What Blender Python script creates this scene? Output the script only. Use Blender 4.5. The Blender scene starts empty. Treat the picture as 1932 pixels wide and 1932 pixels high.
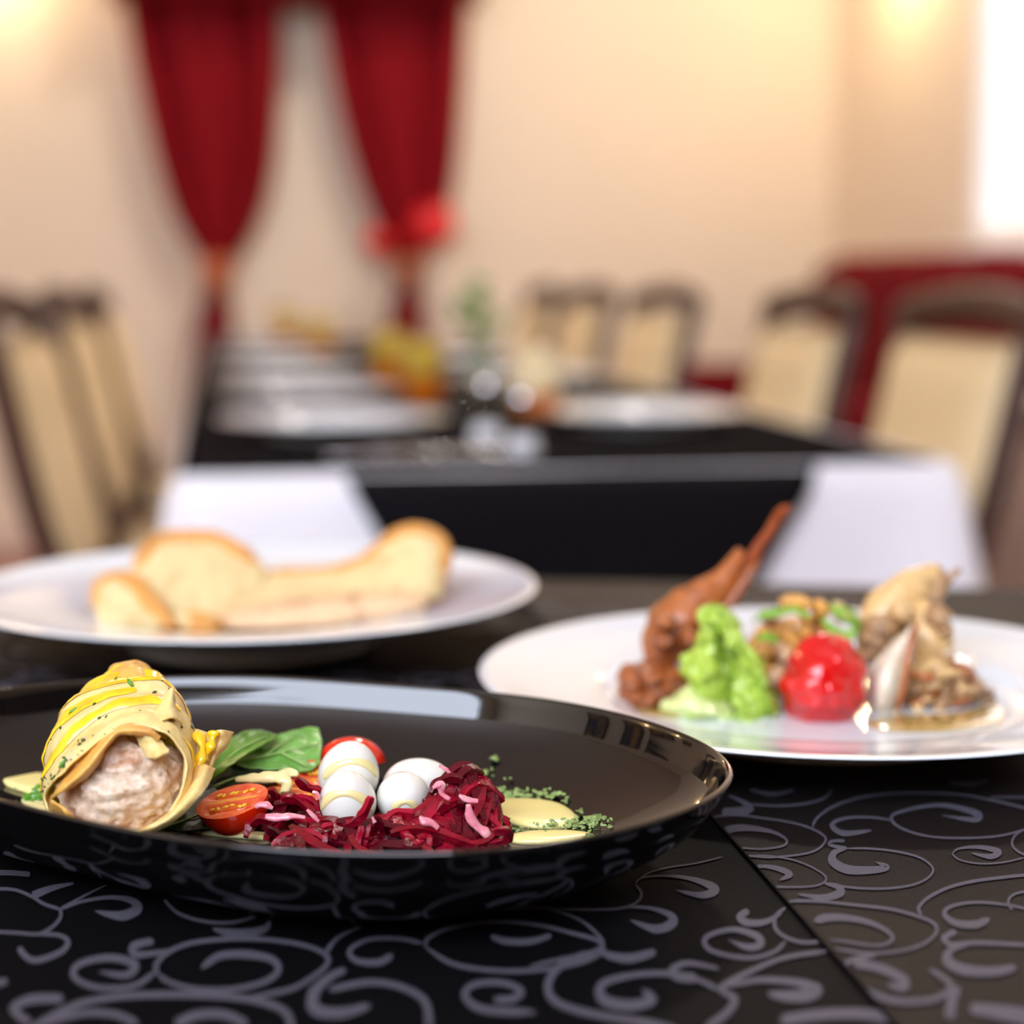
import bpy, bmesh, math, random
from mathutils import Vector, Matrix, noise, Euler

C = bpy.context.scene.collection
PI = math.pi

# ------------------------------------------------------------------ camera
F_PX, PITCH, CAM_Z = 3350.0, math.atan((966 - 525) / 3350.0), 0.945
cam_d = bpy.data.cameras.new('camera')
cam = bpy.data.objects.new('camera', cam_d)
C.objects.link(cam)
cam.location = (0, 0, CAM_Z)
cam.rotation_euler = (PI / 2 - PITCH, 0, 0)
cam_d.sensor_width = cam_d.sensor_height = 24.0
cam_d.sensor_fit = 'HORIZONTAL'
cam_d.lens = 24.0 * F_PX / 1932
cam_d.clip_start = 0.02
cam_d.dof.use_dof = True
cam_d.dof.focus_distance = 0.593
cam_d.dof.aperture_fstop = 2.9
bpy.context.scene.camera = cam

# ------------------------------------------------------------------ world, exposure
sc = bpy.context.scene
sc.view_settings.view_transform = 'Standard'
sc.view_settings.look = 'None'
sc.view_settings.gamma = 1
sc.view_settings.use_curve_mapping = False
sc.view_settings.exposure = -0.98
sc.cycles.use_denoising = True
sc.cycles.max_bounces = 10
sc.cycles.caustics_reflective = False
sc.cycles.caustics_refractive = False
w = bpy.data.worlds.new('world')
sc.world = w
w.use_nodes = True
w.node_tree.nodes['Background'].inputs[0].default_value = (0.75, 0.85, 1, 1)
w.node_tree.nodes['Background'].inputs[1].default_value = 0.3
WINDOW_BACK = 24.0     # daylight strength of the panes behind the camera
WINDOW_SIDE = 1.15     # pane of the right-hand window
FILL_W = 120.0      # watts of the unseen ceiling lamp added for the back wall
SCONCE_W = 20.0

# ------------------------------------------------------------------ photo pixel -> world
_s, _c = math.sin(PITCH), math.cos(PITCH)
def ray(u, v):
    x, y = (u - 966) / F_PX, (966 - v) / F_PX
    return Vector((x, _c + y * _s, -_s + y * _c))
def P(u, v, z):
    d = ray(u, v)
    return Vector((0, 0, CAM_Z)) + d * ((z - CAM_Z) / d.z)
DOFF = 0.0                          # depth shift shared by one group of foods
def PD(u, v, D):
    d = ray(u, v); D = D + DOFF
    return Vector((0, 0, CAM_Z)) + d * (D / d.y)
PX = lambda D: D / F_PX       # metres per pixel at depth D

# frame of the long table at the back: S along it (away), T across it (to the right)
FL = Vector((-0.339, 1.805, 0))
AX = Vector((-0.165, 0.9863, 0))
BX = Vector((0.9863, 0.165, 0))
AXANG = math.atan2(0.165, 0.9863)      # rotation of the table frame about z
def ST(s, t, z=0.0):
    p = FL + AX * s + BX * t
    return Vector((p.x, p.y, z))
def PS(u, v, s0):                       # ray meets the vertical plane S = s0
    d = ray(u, v); o = Vector((0, 0, CAM_Z))
    k = (s0 - (o - FL).dot(AX)) / d.dot(AX)
    return o + d * k

# ------------------------------------------------------------------ materials
def lin(c):
    r = []
    for x in c[:3]:
        x = x / 255.0
        r.append(x / 12.92 if x <= 0.04045 else ((x + 0.055) / 1.055) ** 2.4)
    return (r[0], r[1], r[2], 1.0)
def mat(name, col, rough=0.5, var=None, vscale=40, vdetail=4, contrast=0.25, bump=0, bscale=200, coat=0, coat_r=0.05,
        sss=0, sssr=(1, .5, .3), trans=0, ior=1.5, spec=0.5, sheen=0, metal=0, emis=None, alpha=1, stretch=None, bdetail=3):
    m = bpy.data.materials.new(name); m.use_nodes = True
    nt = m.node_tree; b = nt.nodes['Principled BSDF']
    b.inputs['Base Color'].default_value = lin(col)
    b.inputs['Roughness'].default_value = rough
    b.inputs['Coat Weight'].default_value = coat
    b.inputs['Coat Roughness'].default_value = coat_r
    b.inputs['Subsurface Weight'].default_value = sss
    b.inputs['Subsurface Radius'].default_value = sssr
    b.inputs['Subsurface Scale'].default_value = 0.004
    b.inputs['Transmission Weight'].default_value = trans
    b.inputs['IOR'].default_value = ior
    b.inputs['Specular IOR Level'].default_value = spec
    b.inputs['Sheen Weight'].default_value = sheen
    b.inputs['Metallic'].default_value = metal
    b.inputs['Alpha'].default_value = alpha
    if emis:
        b.inputs['Emission Color'].default_value = lin(emis[0])
        b.inputs['Emission Strength'].default_value = emis[1]
    if var or bump:
        tc = nt.nodes.new('ShaderNodeTexCoord'); src = tc.outputs['Object']
        if stretch:
            mp = nt.nodes.new('ShaderNodeMapping'); mp.inputs['Scale'].default_value = stretch
            nt.links.new(src, mp.inputs[0]); src = mp.outputs[0]
    if var:
        n = nt.nodes.new('ShaderNodeTexNoise'); n.inputs['Scale'].default_value = vscale
        n.inputs['Detail'].default_value = vdetail; n.inputs['Roughness'].default_value = 0.6
        nt.links.new(src, n.inputs['Vector'])
        r = nt.nodes.new('ShaderNodeValToRGB')
        cols = [col] + list(var)
        e = r.color_ramp.elements
        e[0].position = 0.5 - contrast; e[0].color = lin(cols[0])
        e[1].position = 0.5 + contrast; e[1].color = lin(cols[-1])
        for i, cc in enumerate(cols[1:-1]):
            q = e.new(0.5 - contrast + 2 * contrast * (i + 1) / (len(cols) - 1)); q.color = lin(cc)
        nt.links.new(n.outputs['Fac'], r.inputs[0]); nt.links.new(r.outputs[0], b.inputs['Base Color'])
    if bump:
        n2 = nt.nodes.new('ShaderNodeTexNoise'); n2.inputs['Scale'].default_value = bscale; n2.inputs['Detail'].default_value = bdetail
        nt.links.new(src, n2.inputs['Vector'])
        bp = nt.nodes.new('ShaderNodeBump'); bp.inputs['Strength'].default_value = bump; bp.inputs['Distance'].default_value = 0.002
        nt.links.new(n2.outputs['Fac'], bp.inputs['Height']); nt.links.new(bp.outputs[0], b.inputs['Normal'])
    return m

M = {}
M['wall'] = mat('wall_paint', (226, 208, 184), 0.8, var=[(230, 213, 190)], vscale=1.5, bump=0.1, bscale=60)
M['ceiling'] = mat('ceiling_paint', (214, 204, 194), 0.9)
M['floor'] = mat('floor_wood', (128, 66, 40), 0.35, var=[(150, 82, 50)], vscale=6, stretch=(1, 12, 1), bump=0.1, bscale=30)
M['skirting'] = mat('skirting_paint', (214, 190, 172), 0.5)
M['white_paint'] = mat('white_gloss_paint', (240, 238, 236), 0.4)
M['pane_side'] = mat('side_window_daylight', (240, 240, 245), 0.2, emis=((238, 236, 244), WINDOW_SIDE))
M['pane_back'] = mat('back_window_daylight', (240, 240, 245), 0.2, emis=((224, 235, 255), WINDOW_BACK))
M['dark_wood'] = mat('dark_wood', (58, 36, 28), 0.35, var=[(78, 48, 34)], vscale=8, stretch=(1, 1, 6))
M['rail_wood'] = mat('brown_wood', (70, 36, 22), 0.5, var=[(52, 28, 18)], vscale=8)
M['cream'] = mat('cream_leatherette', (226, 202, 156), 0.5, bump=0.1, bscale=150)
M['cloth_white'] = mat('white_tablecloth_cotton', (238, 236, 240), 0.75, bump=0.15, bscale=25)
M['cloth_black'] = mat('black_tablecloth_cotton', (14, 12, 15), 0.7, bump=0.15, bscale=30, spec=.06)
M['satin'] = mat('black_jacquard', (9, 9, 11), 0.55, var=[(15, 14, 16)], vscale=900, bump=0.25, bscale=1600, spec=0.04)
M['satin_brown'] = mat('brownish_black_jacquard', (22, 18, 17), 0.5, var=[(34, 28, 27)], vscale=900, bump=0.3, bscale=1600, spec=0.10)
M['scroll'] = mat('grey_jacquard_thread', (88, 85, 95), 0.6, var=[(76, 73, 84)], vscale=1500, contrast=0.15, bump=0.3, bscale=1800, spec=0.3)
M['curtain'] = mat('red_curtain_velvet', (128, 2, 18), 0.8, spec=.2)
M['bow'] = mat('red_satin', (214, 12, 22), 0.4)
M['tie'] = mat('copper_tie', (176, 88, 40), 0.4)
M['sofa'] = mat('red_sofa_velvet', (106, 0, 12), 0.85, spec=.2)
M['porcelain'] = mat('white_porcelain', (226, 234, 240), 0.12, coat=0.4)
M['black_glaze'] = mat('black_glaze', (7, 7, 8), 0.06, spec=0.55, coat=0.3, coat_r=0.03)
M['steel'] = mat('cutlery_steel', (200, 200, 204), 0.2, metal=1)
def thin_glass(name, tint, refl=1.0):
    m = bpy.data.materials.new(name); m.use_nodes = True; nt = m.node_tree; nt.nodes.clear()
    out = nt.nodes.new('ShaderNodeOutputMaterial'); mx = nt.nodes.new('ShaderNodeMixShader'); tr = nt.nodes.new('ShaderNodeBsdfTransparent')
    gl = nt.nodes.new('ShaderNodeBsdfGlossy'); fr = nt.nodes.new('ShaderNodeLayerWeight')
    tr.inputs[0].default_value = lin(tint); gl.inputs['Roughness'].default_value = .03; fr.inputs[0].default_value = .25
    mu = nt.nodes.new('ShaderNodeMath'); mu.operation = 'MULTIPLY'; mu.inputs[1].default_value = .25
    nt.links.new(fr.outputs['Facing'], mu.inputs[0]); nt.links.new(mu.outputs[0], mx.inputs[0]); nt.links.new(tr.outputs[0], mx.inputs[1]); nt.links.new(gl.outputs[0], mx.inputs[2]); nt.links.new(mx.outputs[0], out.inputs[0])
    return m
M['glass'] = thin_glass('clear_glass', (246, 248, 248))
def cloudy(name, c):                 # light passes through it as well as off it
    m = bpy.data.materials.new(name); m.use_nodes = True; nt = m.node_tree; nt.nodes.clear()
    out = nt.nodes.new('ShaderNodeOutputMaterial'); mx = nt.nodes.new('ShaderNodeMixShader'); a = nt.nodes.new('ShaderNodeBsdfDiffuse'); b = nt.nodes.new('ShaderNodeBsdfTranslucent')
    a.inputs[0].default_value = b.inputs[0].default_value = lin(c); mx.inputs[0].default_value = .35
    nt.links.new(a.outputs[0], mx.inputs[1]); nt.links.new(b.outputs[0], mx.inputs[2]); nt.links.new(mx.outputs[0], out.inputs[0]); return m
M['juice'] = cloudy('orange_juice', (255, 140, 10))
M['juice_glow'] = cloudy('juice_glow_yellow', (255, 220, 90))  # backlit glow of the juice, put into a lighter yellow
M['cream_glow'] = mat('cream_juice_glow', (252, 224, 176), 0.5, sss=0.4)  # light reflected in the glass, put in as a cream colour
M['leaf'] = mat('leaf_green', (86, 138, 60), 0.5, sss=0.1)
M['iron'] = mat('black_iron', (20, 18, 18), 0.4)
M['lamp_glow'] = mat('sconce_shade_glow', (255, 220, 150), 0.4, emis=((255, 205, 120), 12))
M['art1'] = mat('painting_canvas', (150, 60, 30), 0.6, var=[(200, 150, 60), (40, 60, 90), (90, 30, 20)], vscale=4)

# ------------------------------------------------------------------ mesh helpers
def mesh(verts, faces, name='mesh', smooth=True):
    me = bpy.data.meshes.new(name)
    me.from_pydata([tuple(v) for v in verts], [], faces)
    me.validate(); me.update()
    if smooth:
        for p in me.polygons: p.use_smooth = True
    return me
def link(name, me, m, parent=None, world=False):
    """an object; with world=True the mesh is in world coordinates and is moved so the object sits at its parent / own centre"""
    o = bpy.data.objects.new(name, me)
    if m is not None: me.materials.append(m)
    C.objects.link(o)
    if parent is not None:
        o.parent = parent
        if world:
            me.transform(Matrix.Translation(-parent.location))
    elif world:
        n = len(me.vertices)
        c = Vector((0, 0, 0)); zmin = 1e9
        for v in me.vertices: c += v.co; zmin = min(zmin, v.co.z)
        c /= max(n, 1); c.z = zmin
        me.transform(Matrix.Translation(-c)); o.location = c
    return o
def tag(o, label, cat, group=None, kind=None):
    o['label'] = label; o['category'] = cat
    if group: o['group'] = group
    if kind: o['kind'] = kind
    return o
def thing(name, label, cat, loc, rz=0, group=None):
    o = bpy.data.objects.new(name, None); C.objects.link(o)
    o.empty_display_size = 0.02
    o.location = loc; o.rotation_euler = (0, 0, rz)
    return tag(o, label, cat, group)
def struct(name, me, m, parent=None):
    o = link(name, me, m, parent)
    if parent is None: o['kind'] = 'structure'
    return o
def dup(root, loc, rz, label, group=None):
    r = root.copy(); C.objects.link(r); r.location = loc; r.rotation_euler = (0, 0, rz)
    r['label'] = label
    if group: r['group'] = group
    for ch in root.children:
        c = ch.copy(); C.objects.link(c); c.parent = r
        for g in ch.children:
            d = g.copy(); C.objects.link(d); d.parent = c
    return r
def box_geo(x0, x1, y0, y1, z0, z1):
    v = [(x, y, z) for z in (z0, z1) for y in (y0, y1) for x in (x0, x1)]
    f = [(0, 2, 3, 1), (4, 5, 7, 6), (0, 1, 5, 4), (2, 6, 7, 3), (0, 4, 6, 2), (1, 3, 7, 5)]
    return v, f
def box(x0, x1, y0, y1, z0, z1, bevel=0.0, seg=2):
    v, f = box_geo(x0, x1, y0, y1, z0, z1)
    if not bevel: return mesh(v, f, smooth=False)
    bm = bmesh.new()
    vs = [bm.verts.new(p) for p in v]
    for q in f: bm.faces.new([vs[i] for i in q])
    bmesh.ops.bevel(bm, geom=bm.edges[:] + bm.verts[:], offset=bevel, segments=seg, profile=0.5, affect='EDGES')
    me = bpy.data.meshes.new('box'); bm.to_mesh(me); bm.free()
    for p in me.polygons: p.use_smooth = True
    return me
def join(*parts):
    V, Fc = [], []
    for v, f in parts:
        o = len(V); V += list(v); Fc += [tuple(i + o for i in q) for q in f]
    return V, Fc
def cr(p, t):                                   # Catmull-Rom through p at t in [0, n-1]
    n = len(p); i = min(int(t), n - 2); u = t - i
    a, b, c, d = p[max(i - 1, 0)], p[i], p[i + 1], p[min(i + 2, n - 1)]
    return 0.5 * ((2 * b) + (c - a) * u + (2 * a - 5 * b + 4 * c - d) * u * u + (3 * b - a - 3 * c + d) * u ** 3)
def crc(p, t):                                  # closed
    n = len(p); i = int(math.floor(t)); u = t - i
    a, b, c, d = p[(i - 1) % n], p[i % n], p[(i + 1) % n], p[(i + 2) % n]
    return 0.5 * ((2 * b) + (c - a) * u + (2 * a - 5 * b + 4 * c - d) * u * u + (3 * b - a - 3 * c + d) * u ** 3)
def samples(p, n):
    return [cr(p, (len(p) - 1) * i / (n - 1)) for i in range(n)]
def fbm(v, o=3):
    return noise.fractal(v, 1.0, 2.0, o)
def nz(v, f, seed=0):
    return noise.noise(Vector((v.x * f + seed * 17.3, v.y * f - seed * 7.1, v.z * f + seed * 3.7)))
def rings_geo(rings, cap=True):
    n = len(rings[0]); V = [q for r in rings for q in r]; Fc = []
    for i in range(len(rings) - 1):
        for j in range(n):
            k = (j + 1) % n
            Fc.append((i * n + j, i * n + k, (i + 1) * n + k, (i + 1) * n + j))
    if cap:
        for i, rev in ((0, True), (len(rings) - 1, False)):
            c = sum((Vector(q) for q in rings[i]), Vector()) / n
            V.append(c); ci = len(V) - 1
            for j in range(n):
                k = (j + 1) % n
                Fc.append((ci, i * n + k, i * n + j) if rev else (ci, i * n + j, i * n + k))
    return V, Fc
def lathe_geo(prof, n=48):                      # prof: (r, z) list, both ends r=0 or open
    rings = [[Vector((r * math.cos(2 * PI * j / n), r * math.sin(2 * PI * j / n), z)) for j in range(n)] for r, z in prof]
    return rings_geo(rings, cap=False)
def lathe(prof, n=48): return mesh(*lathe_geo(prof, n))
def smooth_prof(pr, k=4):
    p = [Vector((a, b)) for a, b in pr]
    return [(max(q.x, 0), q.y) for q in samples(p, (len(p) - 1) * k + 1)]
def tube_geo(path, rad, n=10, flat=1.0, up=Vector((0, 0, 1)), amp=0, freq=300, seed=0):
    """tube along path (Vectors); rad: list or number; flat squashes across the second axis"""
    m = len(path); rings = []
    for i, p in enumerate(path):
        t = (path[min(i + 1, m - 1)] - path[max(i - 1, 0)]).normalized()
        a = t.cross(up)
        if a.length < 1e-4: a = t.cross(Vector((1, 0, 0)))
        a.normalize(); b = a.cross(t).normalized()
        r = rad[i] if hasattr(rad, '__len__') else rad
        ring = []
        for j in range(n):
            an = 2 * PI * j / n
            q = p + a * (r * math.cos(an)) + b * (r * flat * math.sin(an))
            if amp: q = q + (q - p) * (amp * nz(q, freq, seed))
            ring.append(q)
        rings.append(ring)
    return rings_geo(rings)
def patch_geo(rows, nu=24, nv=24, th=0.001, amp=0, freq=200, seed=0, closed=False):
    """sheet through a grid of control points (rows of Vectors), given thickness th"""
    g = []
    cols = [samples(r, nu) for r in rows]
    for i in range(nv):
        g.append([cr([c[j] for c in cols], (len(cols) - 1) * i / (nv - 1)) for j in range(nu)])
    N = []
    for i in range(nv):
        rr = []
        for j in range(nu):
            du = g[i][min(j + 1, nu - 1)] - g[i][max(j - 1, 0)]
            dv = g[min(i + 1, nv - 1)][j] - g[max(i - 1, 0)][j]
            q = du.cross(dv)
            rr.append(q.normalized() if q.length > 1e-12 else Vector((0, -1, 0)))
        N.append(rr)
    if amp:
        g = [[g[i][j] + N[i][j] * (amp * fbm(g[i][j] * freq + Vector((seed * 9.1, 0, 0)))) for j in range(nu)] for i in range(nv)]
    V = [g[i][j] + N[i][j] * (th / 2) for i in range(nv) for j in range(nu)] + [g[i][j] - N[i][j] * (th / 2) for i in range(nv) for j in range(nu)]
    o = nu * nv; Fc = []
    for i in range(nv - 1):
        for j in range(nu - 1):
            a = i * nu + j
            Fc.append((a, a + 1, a + nu + 1, a + nu)); Fc.append((o + a, o + a + nu, o + a + nu + 1, o + a + 1))
    for j in range(nu - 1):
        Fc.append((j, o + j, o + j + 1, j + 1)); a = (nv - 1) * nu + j; Fc.append((a, a + 1, o + a + 1, o + a))
    for i in range(nv - 1):
        a = i * nu; Fc.append((a, a + nu, o + a + nu, o + a)); a += nu - 1; Fc.append((a, o + a, o + a + nu, a + nu))
    return V, Fc
def ico_geo(sub=3):
    bm = bmesh.new(); bmesh.ops.create_icosphere(bm, subdivisions=sub, radius=1)
    bm.verts.ensure_lookup_table()
    V = [v.co.copy() for v in bm.verts]; Fc = [tuple(v.index for v in f.verts) for f in bm.faces]
    bm.free(); return V, Fc
_ICO = {}
def blob_geo(c, r, rot=(0, 0, 0), amp=0.1, freq=2.0, seed=0, sub=3):
    if sub not in _ICO: _ICO[sub] = ico_geo(sub)
    V, Fc = _ICO[sub]
    R = Euler(rot).to_matrix(); out = []
    for v in V:
        k = 1 + amp * fbm(v * freq + Vector((seed * 5.7, seed * 1.3, 0)))
        out.append(Vector(c) + R @ Vector((v.x * r[0] * k, v.y * r[1] * k, v.z * r[2] * k)))
    return out, Fc
def pool_geo(outline, z, h, n=48, zf=None):
    """a domed puddle of sauce: outline of Vectors (closed), base height z, thickness h"""
    pts = [crc(outline, len(outline) * i / n) for i in range(n)]
    c = sum(pts, Vector()) / n; rings = []
    for k, zz in ((1.0, 0), (0.985, 0.45), (0.95, 0.75), (0.88, 0.92), (0.7, 1.0), (0.35, 1.0)):
        rings.append([Vector((c.x + (p.x - c.x) * k, c.y + (p.y - c.y) * k, z + h * zz)) for p in pts])
    return rings_geo(rings)
def gg(lst, D0=0.0):                            # list of (u, v, D) -> points
    return [PD(u, v, D0 + d) for u, v, d in lst]

# ================================================================== ROOM
S_BACK, T_RIGHT, T_LEFT, S_FRONT, HC = 4.45, 2.27, -3.4, -3.3, 3.8
def quad(pts): return mesh(pts, [(0, 1, 2, 3)], smooth=False)
def slab_st(s0, s1, t0, t1, z0, z1):
    pts = [ST(s, t, z) for z in (z0, z1) for s, t in ((s0, t0), (s0, t1), (s1, t1), (s1, t0))]
    return pts, [(3, 2, 1, 0), (4, 5, 6, 7), (0, 1, 5, 4), (1, 2, 6, 5), (2, 3, 7, 6), (3, 0, 4, 7)]
def mslab(*a): return mesh(*slab_st(*a), smooth=False)
struct('floor', mslab(S_FRONT - .1, S_BACK + .1, T_LEFT - .1, T_RIGHT + .1, -0.1, 0), M['floor'])
struct('ceiling', mslab(S_FRONT - .1, S_BACK + .1, T_LEFT - .1, T_RIGHT + .1, HC, HC + .1), M['ceiling'])
struct('wall_back', mslab(S_BACK, S_BACK + .1, T_LEFT - .1, T_RIGHT + .1, 0, HC), M['wall'])
struct('wall_left', mslab(S_FRONT, S_BACK, T_LEFT - .1, T_LEFT, 0, HC), M['wall'])
# right wall with an opening
W0, W1, WZ0, WZ1 = 1.75, 3.19, 1.04, 2.5
struct('wall_right', mesh(*join(slab_st(S_FRONT, W0, T_RIGHT, T_RIGHT + .1, 0, HC), slab_st(W1, S_BACK, T_RIGHT, T_RIGHT + .1, 0, HC),
       slab_st(W0, W1, T_RIGHT, T_RIGHT + .1, 0, WZ0), slab_st(W0, W1, T_RIGHT, T_RIGHT + .1, WZ1, HC)), smooth=False), M['wall'])
win = struct('window_1', mesh(*join(slab_st(W0, W1, T_RIGHT - .02, T_RIGHT + .07, WZ0, WZ0 + .06), slab_st(W0, W1, T_RIGHT - .02, T_RIGHT + .07, WZ1 - .06, WZ1),
       slab_st(W0, W0 + .06, T_RIGHT - .02, T_RIGHT + .07, WZ0, WZ1), slab_st(W1 - .06, W1, T_RIGHT - .02, T_RIGHT + .07, WZ0, WZ1)), smooth=False), M['white_paint'])
link('pane', mslab(W0 + .05, W1 - .05, T_RIGHT + .02, T_RIGHT + .03, WZ0 + .05, WZ1 - .05), M['pane_side'], win)
link('window_sill', mslab(W0 - .04, W1 + .04, T_RIGHT - .09, T_RIGHT - .0, WZ0 - .04, WZ0), M['white_paint'], win)
# wall behind the camera with one wide window on its left half
BW = [(-3.0, 0.3)]
fs = S_FRONT
struct('wall_front', mesh(*join(slab_st(fs - .1, fs, T_LEFT, -3.0, 0, HC), slab_st(fs - .1, fs, 0.3, T_RIGHT, 0, HC),
       *[g for a, b in BW for g in (slab_st(fs - .1, fs, a, b, 0, 1.7), slab_st(fs - .1, fs, a, b, 3.6, HC))]), smooth=False), M['wall'])
for i, (a, b) in enumerate(BW):
    wf = struct('window_%d' % (i + 2), mesh(*join(slab_st(fs - .08, fs + .02, a, b, 1.7, 1.76), slab_st(fs - .08, fs + .02, a, b, 3.54, 3.6),
         slab_st(fs - .08, fs + .02, a, a + .06, 1.7, 3.6), slab_st(fs - .08, fs + .02, b - .06, b, 1.7, 3.6),
         ), smooth=False), M['white_paint'])
    link('pane', mslab(fs - .05, fs - .04, a + .06, b - .06, 1.76, 3.54), M['pane_back'], wf)
struct('baseboard_back', mslab(S_BACK - .02, S_BACK, T_LEFT, T_RIGHT, 0, .09), M['skirting'])
struct('baseboard_right', mslab(S_FRONT, S_BACK - .02, T_RIGHT - .02, T_RIGHT, 0, .09), M['skirting'])

def area(name, loc, size, watts, col, rot=(0, 0, 0)):
    l = bpy.data.lights.new(name, 'AREA'); l.shape = 'DISK'; l.size = size; l.energy = watts; l.color = col
    o = bpy.data.objects.new(name, l); C.objects.link(o); o.location = loc; o.rotation_euler = rot
    return o
lamp0 = None  # unseen lamp, added to warm and brighten the far room
for s, t, where in ((2.6, 1.2, 'above the right-hand chairs'),):
    p = ST(s, t, HC)
    lab = 'unseen round ceiling lamp added to light the back wall, ' + where
    if lamp0 is None:
        lamp0 = thing('fill_lamp', lab, 'ceiling lamp', p, 0, 'added ceiling fill lamps')
        link('housing', lathe([(0, 0), (.25, 0), (.26, -.01), (.26, -.05), (.24, -.06), (.235, -.045), (0, -.045)], 40), M['white_paint'], lamp0)
    else:
        dup(lamp0, p, 0, lab)
    area('fill_lamp_light', p + Vector((0, 0, -.07)), 0.46, FILL_W, (1, .9, .79))

# wall sconces (they stand just above the frame and warm the wall)
def sconce(p, rz, label):
    r = thing('wall_sconce', label, 'wall lamp', p, rz, None)
    link('bracket', mesh(*join(box_geo(-.04, .04, -.02, 0, -.08, .08), tube_geo([Vector((0, -.01, 0)), Vector((0, -.07, -.02)), Vector((0, -.1, .02))], .008, 8))), M['iron'], r)
    link('lamp_shade', mesh(*[[Vector(v) + Vector((0, -.1, 0)) for v in lathe_geo([(.0, .02), (.03, .02), (.05, .06), (.075, .16), (.07, .16), (.045, .065), (.0, .03)], 24)[0]], lathe_geo([(.0, .02), (.03, .02), (.05, .06), (.075, .16), (.07, .16), (.045, .065), (.0, .03)], 24)[1]]), M['lamp_glow'], r)
    l = bpy.data.lights.new('sconce_light', 'POINT'); l.energy = SCONCE_W; l.color = (1, .72, .38); l.shadow_soft_size = .05
    o = bpy.data.objects.new('sconce_light', l); C.objects.link(o); o.parent = r; o.location = (0, -.16, -.02)
q = PS(-40, -120, S_BACK - .001); sconce(q, AXANG, 'warm wall sconce above the left of the red curtains, just out of frame')
sconce(ST(3.75, T_RIGHT - .001, 2.05), AXANG - PI / 2, 'warm wall sconce on the right wall beside the window, just out of frame')

# framed pictures on the left wall: seen mirrored in the rim of the black plate
for i, (s, z, ww, hh) in enumerate(((-.9, 1.75, .5, .7), (0.0, 1.75, .5, .7), (.9, 1.7, .9, .5), (2.1, 1.7, .6, .5))):
    r = thing('framed_picture', ['tall framed picture on the left wall, nearest the windows', 'second framed picture on the left wall, tall and narrow',
              'wide framed picture in the middle of the left wall', 'framed picture at the far end of the left wall'][i], 'picture', ST(s, T_LEFT, z), AXANG + PI / 2, 'pictures on the left wall')
    v, f = join(box_geo(-ww / 2, ww / 2, -.03, 0, -hh / 2, -hh / 2 + .06), box_geo(-ww / 2, ww / 2, -.03, 0, hh / 2 - .06, hh / 2),
                box_geo(-ww / 2, -ww / 2 + .06, -.03, 0, -hh / 2, hh / 2), box_geo(ww / 2 - .06, ww / 2, -.03, 0, -hh / 2, hh / 2))
    link('frame', mesh(v, f, smooth=False), M['iron'], r)
    link('canvas', box(-ww / 2 + .05, ww / 2 - .05, -.015, -.002, -hh / 2 + .05, hh / 2 - .05), M['art1'], r)
for s in (0.45, 1.6): sconce(ST(s, T_LEFT + .001, 2.25), AXANG + PI / 2, 'warm wall sconce on the left wall, %s' % ('between the tall pictures' if s < 1 else 'beside the far picture'))
sb = thing('sideboard', 'dark wooden sideboard against the wall behind the camera', 'cabinet', ST(S_FRONT + .3, 1.3, 0), AXANG)
link('body', box(-.9, .9, -.28, .25, .08, 1.9, .01), M['dark_wood'], sb)
for k in range(3): link('door', box(-.88 + k * .59, -.88 + k * .59 + .57, .25, .275, .12, 1.86, .006), M['dark_wood'], sb)
for k in range(4): link('leg', box(-.86 + (k % 2) * 1.66, -.8 + (k % 2) * 1.66, -.25 + (k // 2) * .42, -.19 + (k // 2) * .42, 0, .08), M['dark_wood'], sb)

# ================================================================== CURTAINS
SC = S_BACK - 0.09
def curtain(label, rows, mat_tie, bow):
    """rows: (v, uleft, uright) in photo pixels on the plane of the curtain"""
    pts = [(PS(a, v, SC), PS(b, v, SC)) for v, a, b in rows]
    n = 40; V = []
    L = [p[0] for p in pts]; R = [p[1] for p in pts]; m = 60
    for i in range(m):
        a = cr(L, (len(L) - 1) * i / (m - 1)); b = cr(R, (len(R) - 1) * i / (m - 1))
        wdt = (b - a).length
        for j in range(n + 1):
            k = j / n
            d = math.sin(k * 2 * PI * 3.5 + .6) * .03 + math.sin(k * 2 * PI * 2 + 2) * .02
            d *= min(1, wdt / .4) ** 0.7
            V.append(a.lerp(b, k) - AX * d + Vector((0, 0, 0)))
    w1 = n + 1; Fc = []
    for i in range(m - 1):
        for j in range(n): Fc.append((i * w1 + j, i * w1 + j + 1, (i + 1) * w1 + j + 1, (i + 1) * w1 + j))
    base = pts[-1][0].lerp(pts[-1][1], .5); base.z = 0
    r = thing('curtain', label, 'curtain', base)
    o = link('curtain_panel', mesh(V, Fc), M['curtain'], r, True)
    sd = o.modifiers.new('thickness', 'SOLIDIFY'); sd.thickness = 0.008
    return r
lrows = [(-420, 190, 570), (-200, 215, 545), (0, 238, 530), (100, 252, 528), (200, 272, 524), (300, 296, 516), (380, 320, 500), (440, 348, 476), (480, 374, 448), (505, 390, 428),
         (540, 392, 424), (580, 380, 432), (650, 366, 446), (800, 350, 460), (1000, 340, 470), (1045, 338, 472)]
rrows = [(-420, 560, 900), (-200, 575, 890), (0, 600, 880), (100, 616, 874), (200, 636, 868), (300, 662, 860), (380, 690, 848), (430, 712, 832), (470, 736, 805), (500, 750, 786),
         (540, 750, 784), (590, 736, 796), (650, 722, 806), (800, 712, 816), (1000, 705, 822), (1045, 703, 824)]
cl = curtain('deep red curtain tied low with a copper tie, left of the pair', lrows, 'tie', False)
p = PS(407, 515, SC - .05)
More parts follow.
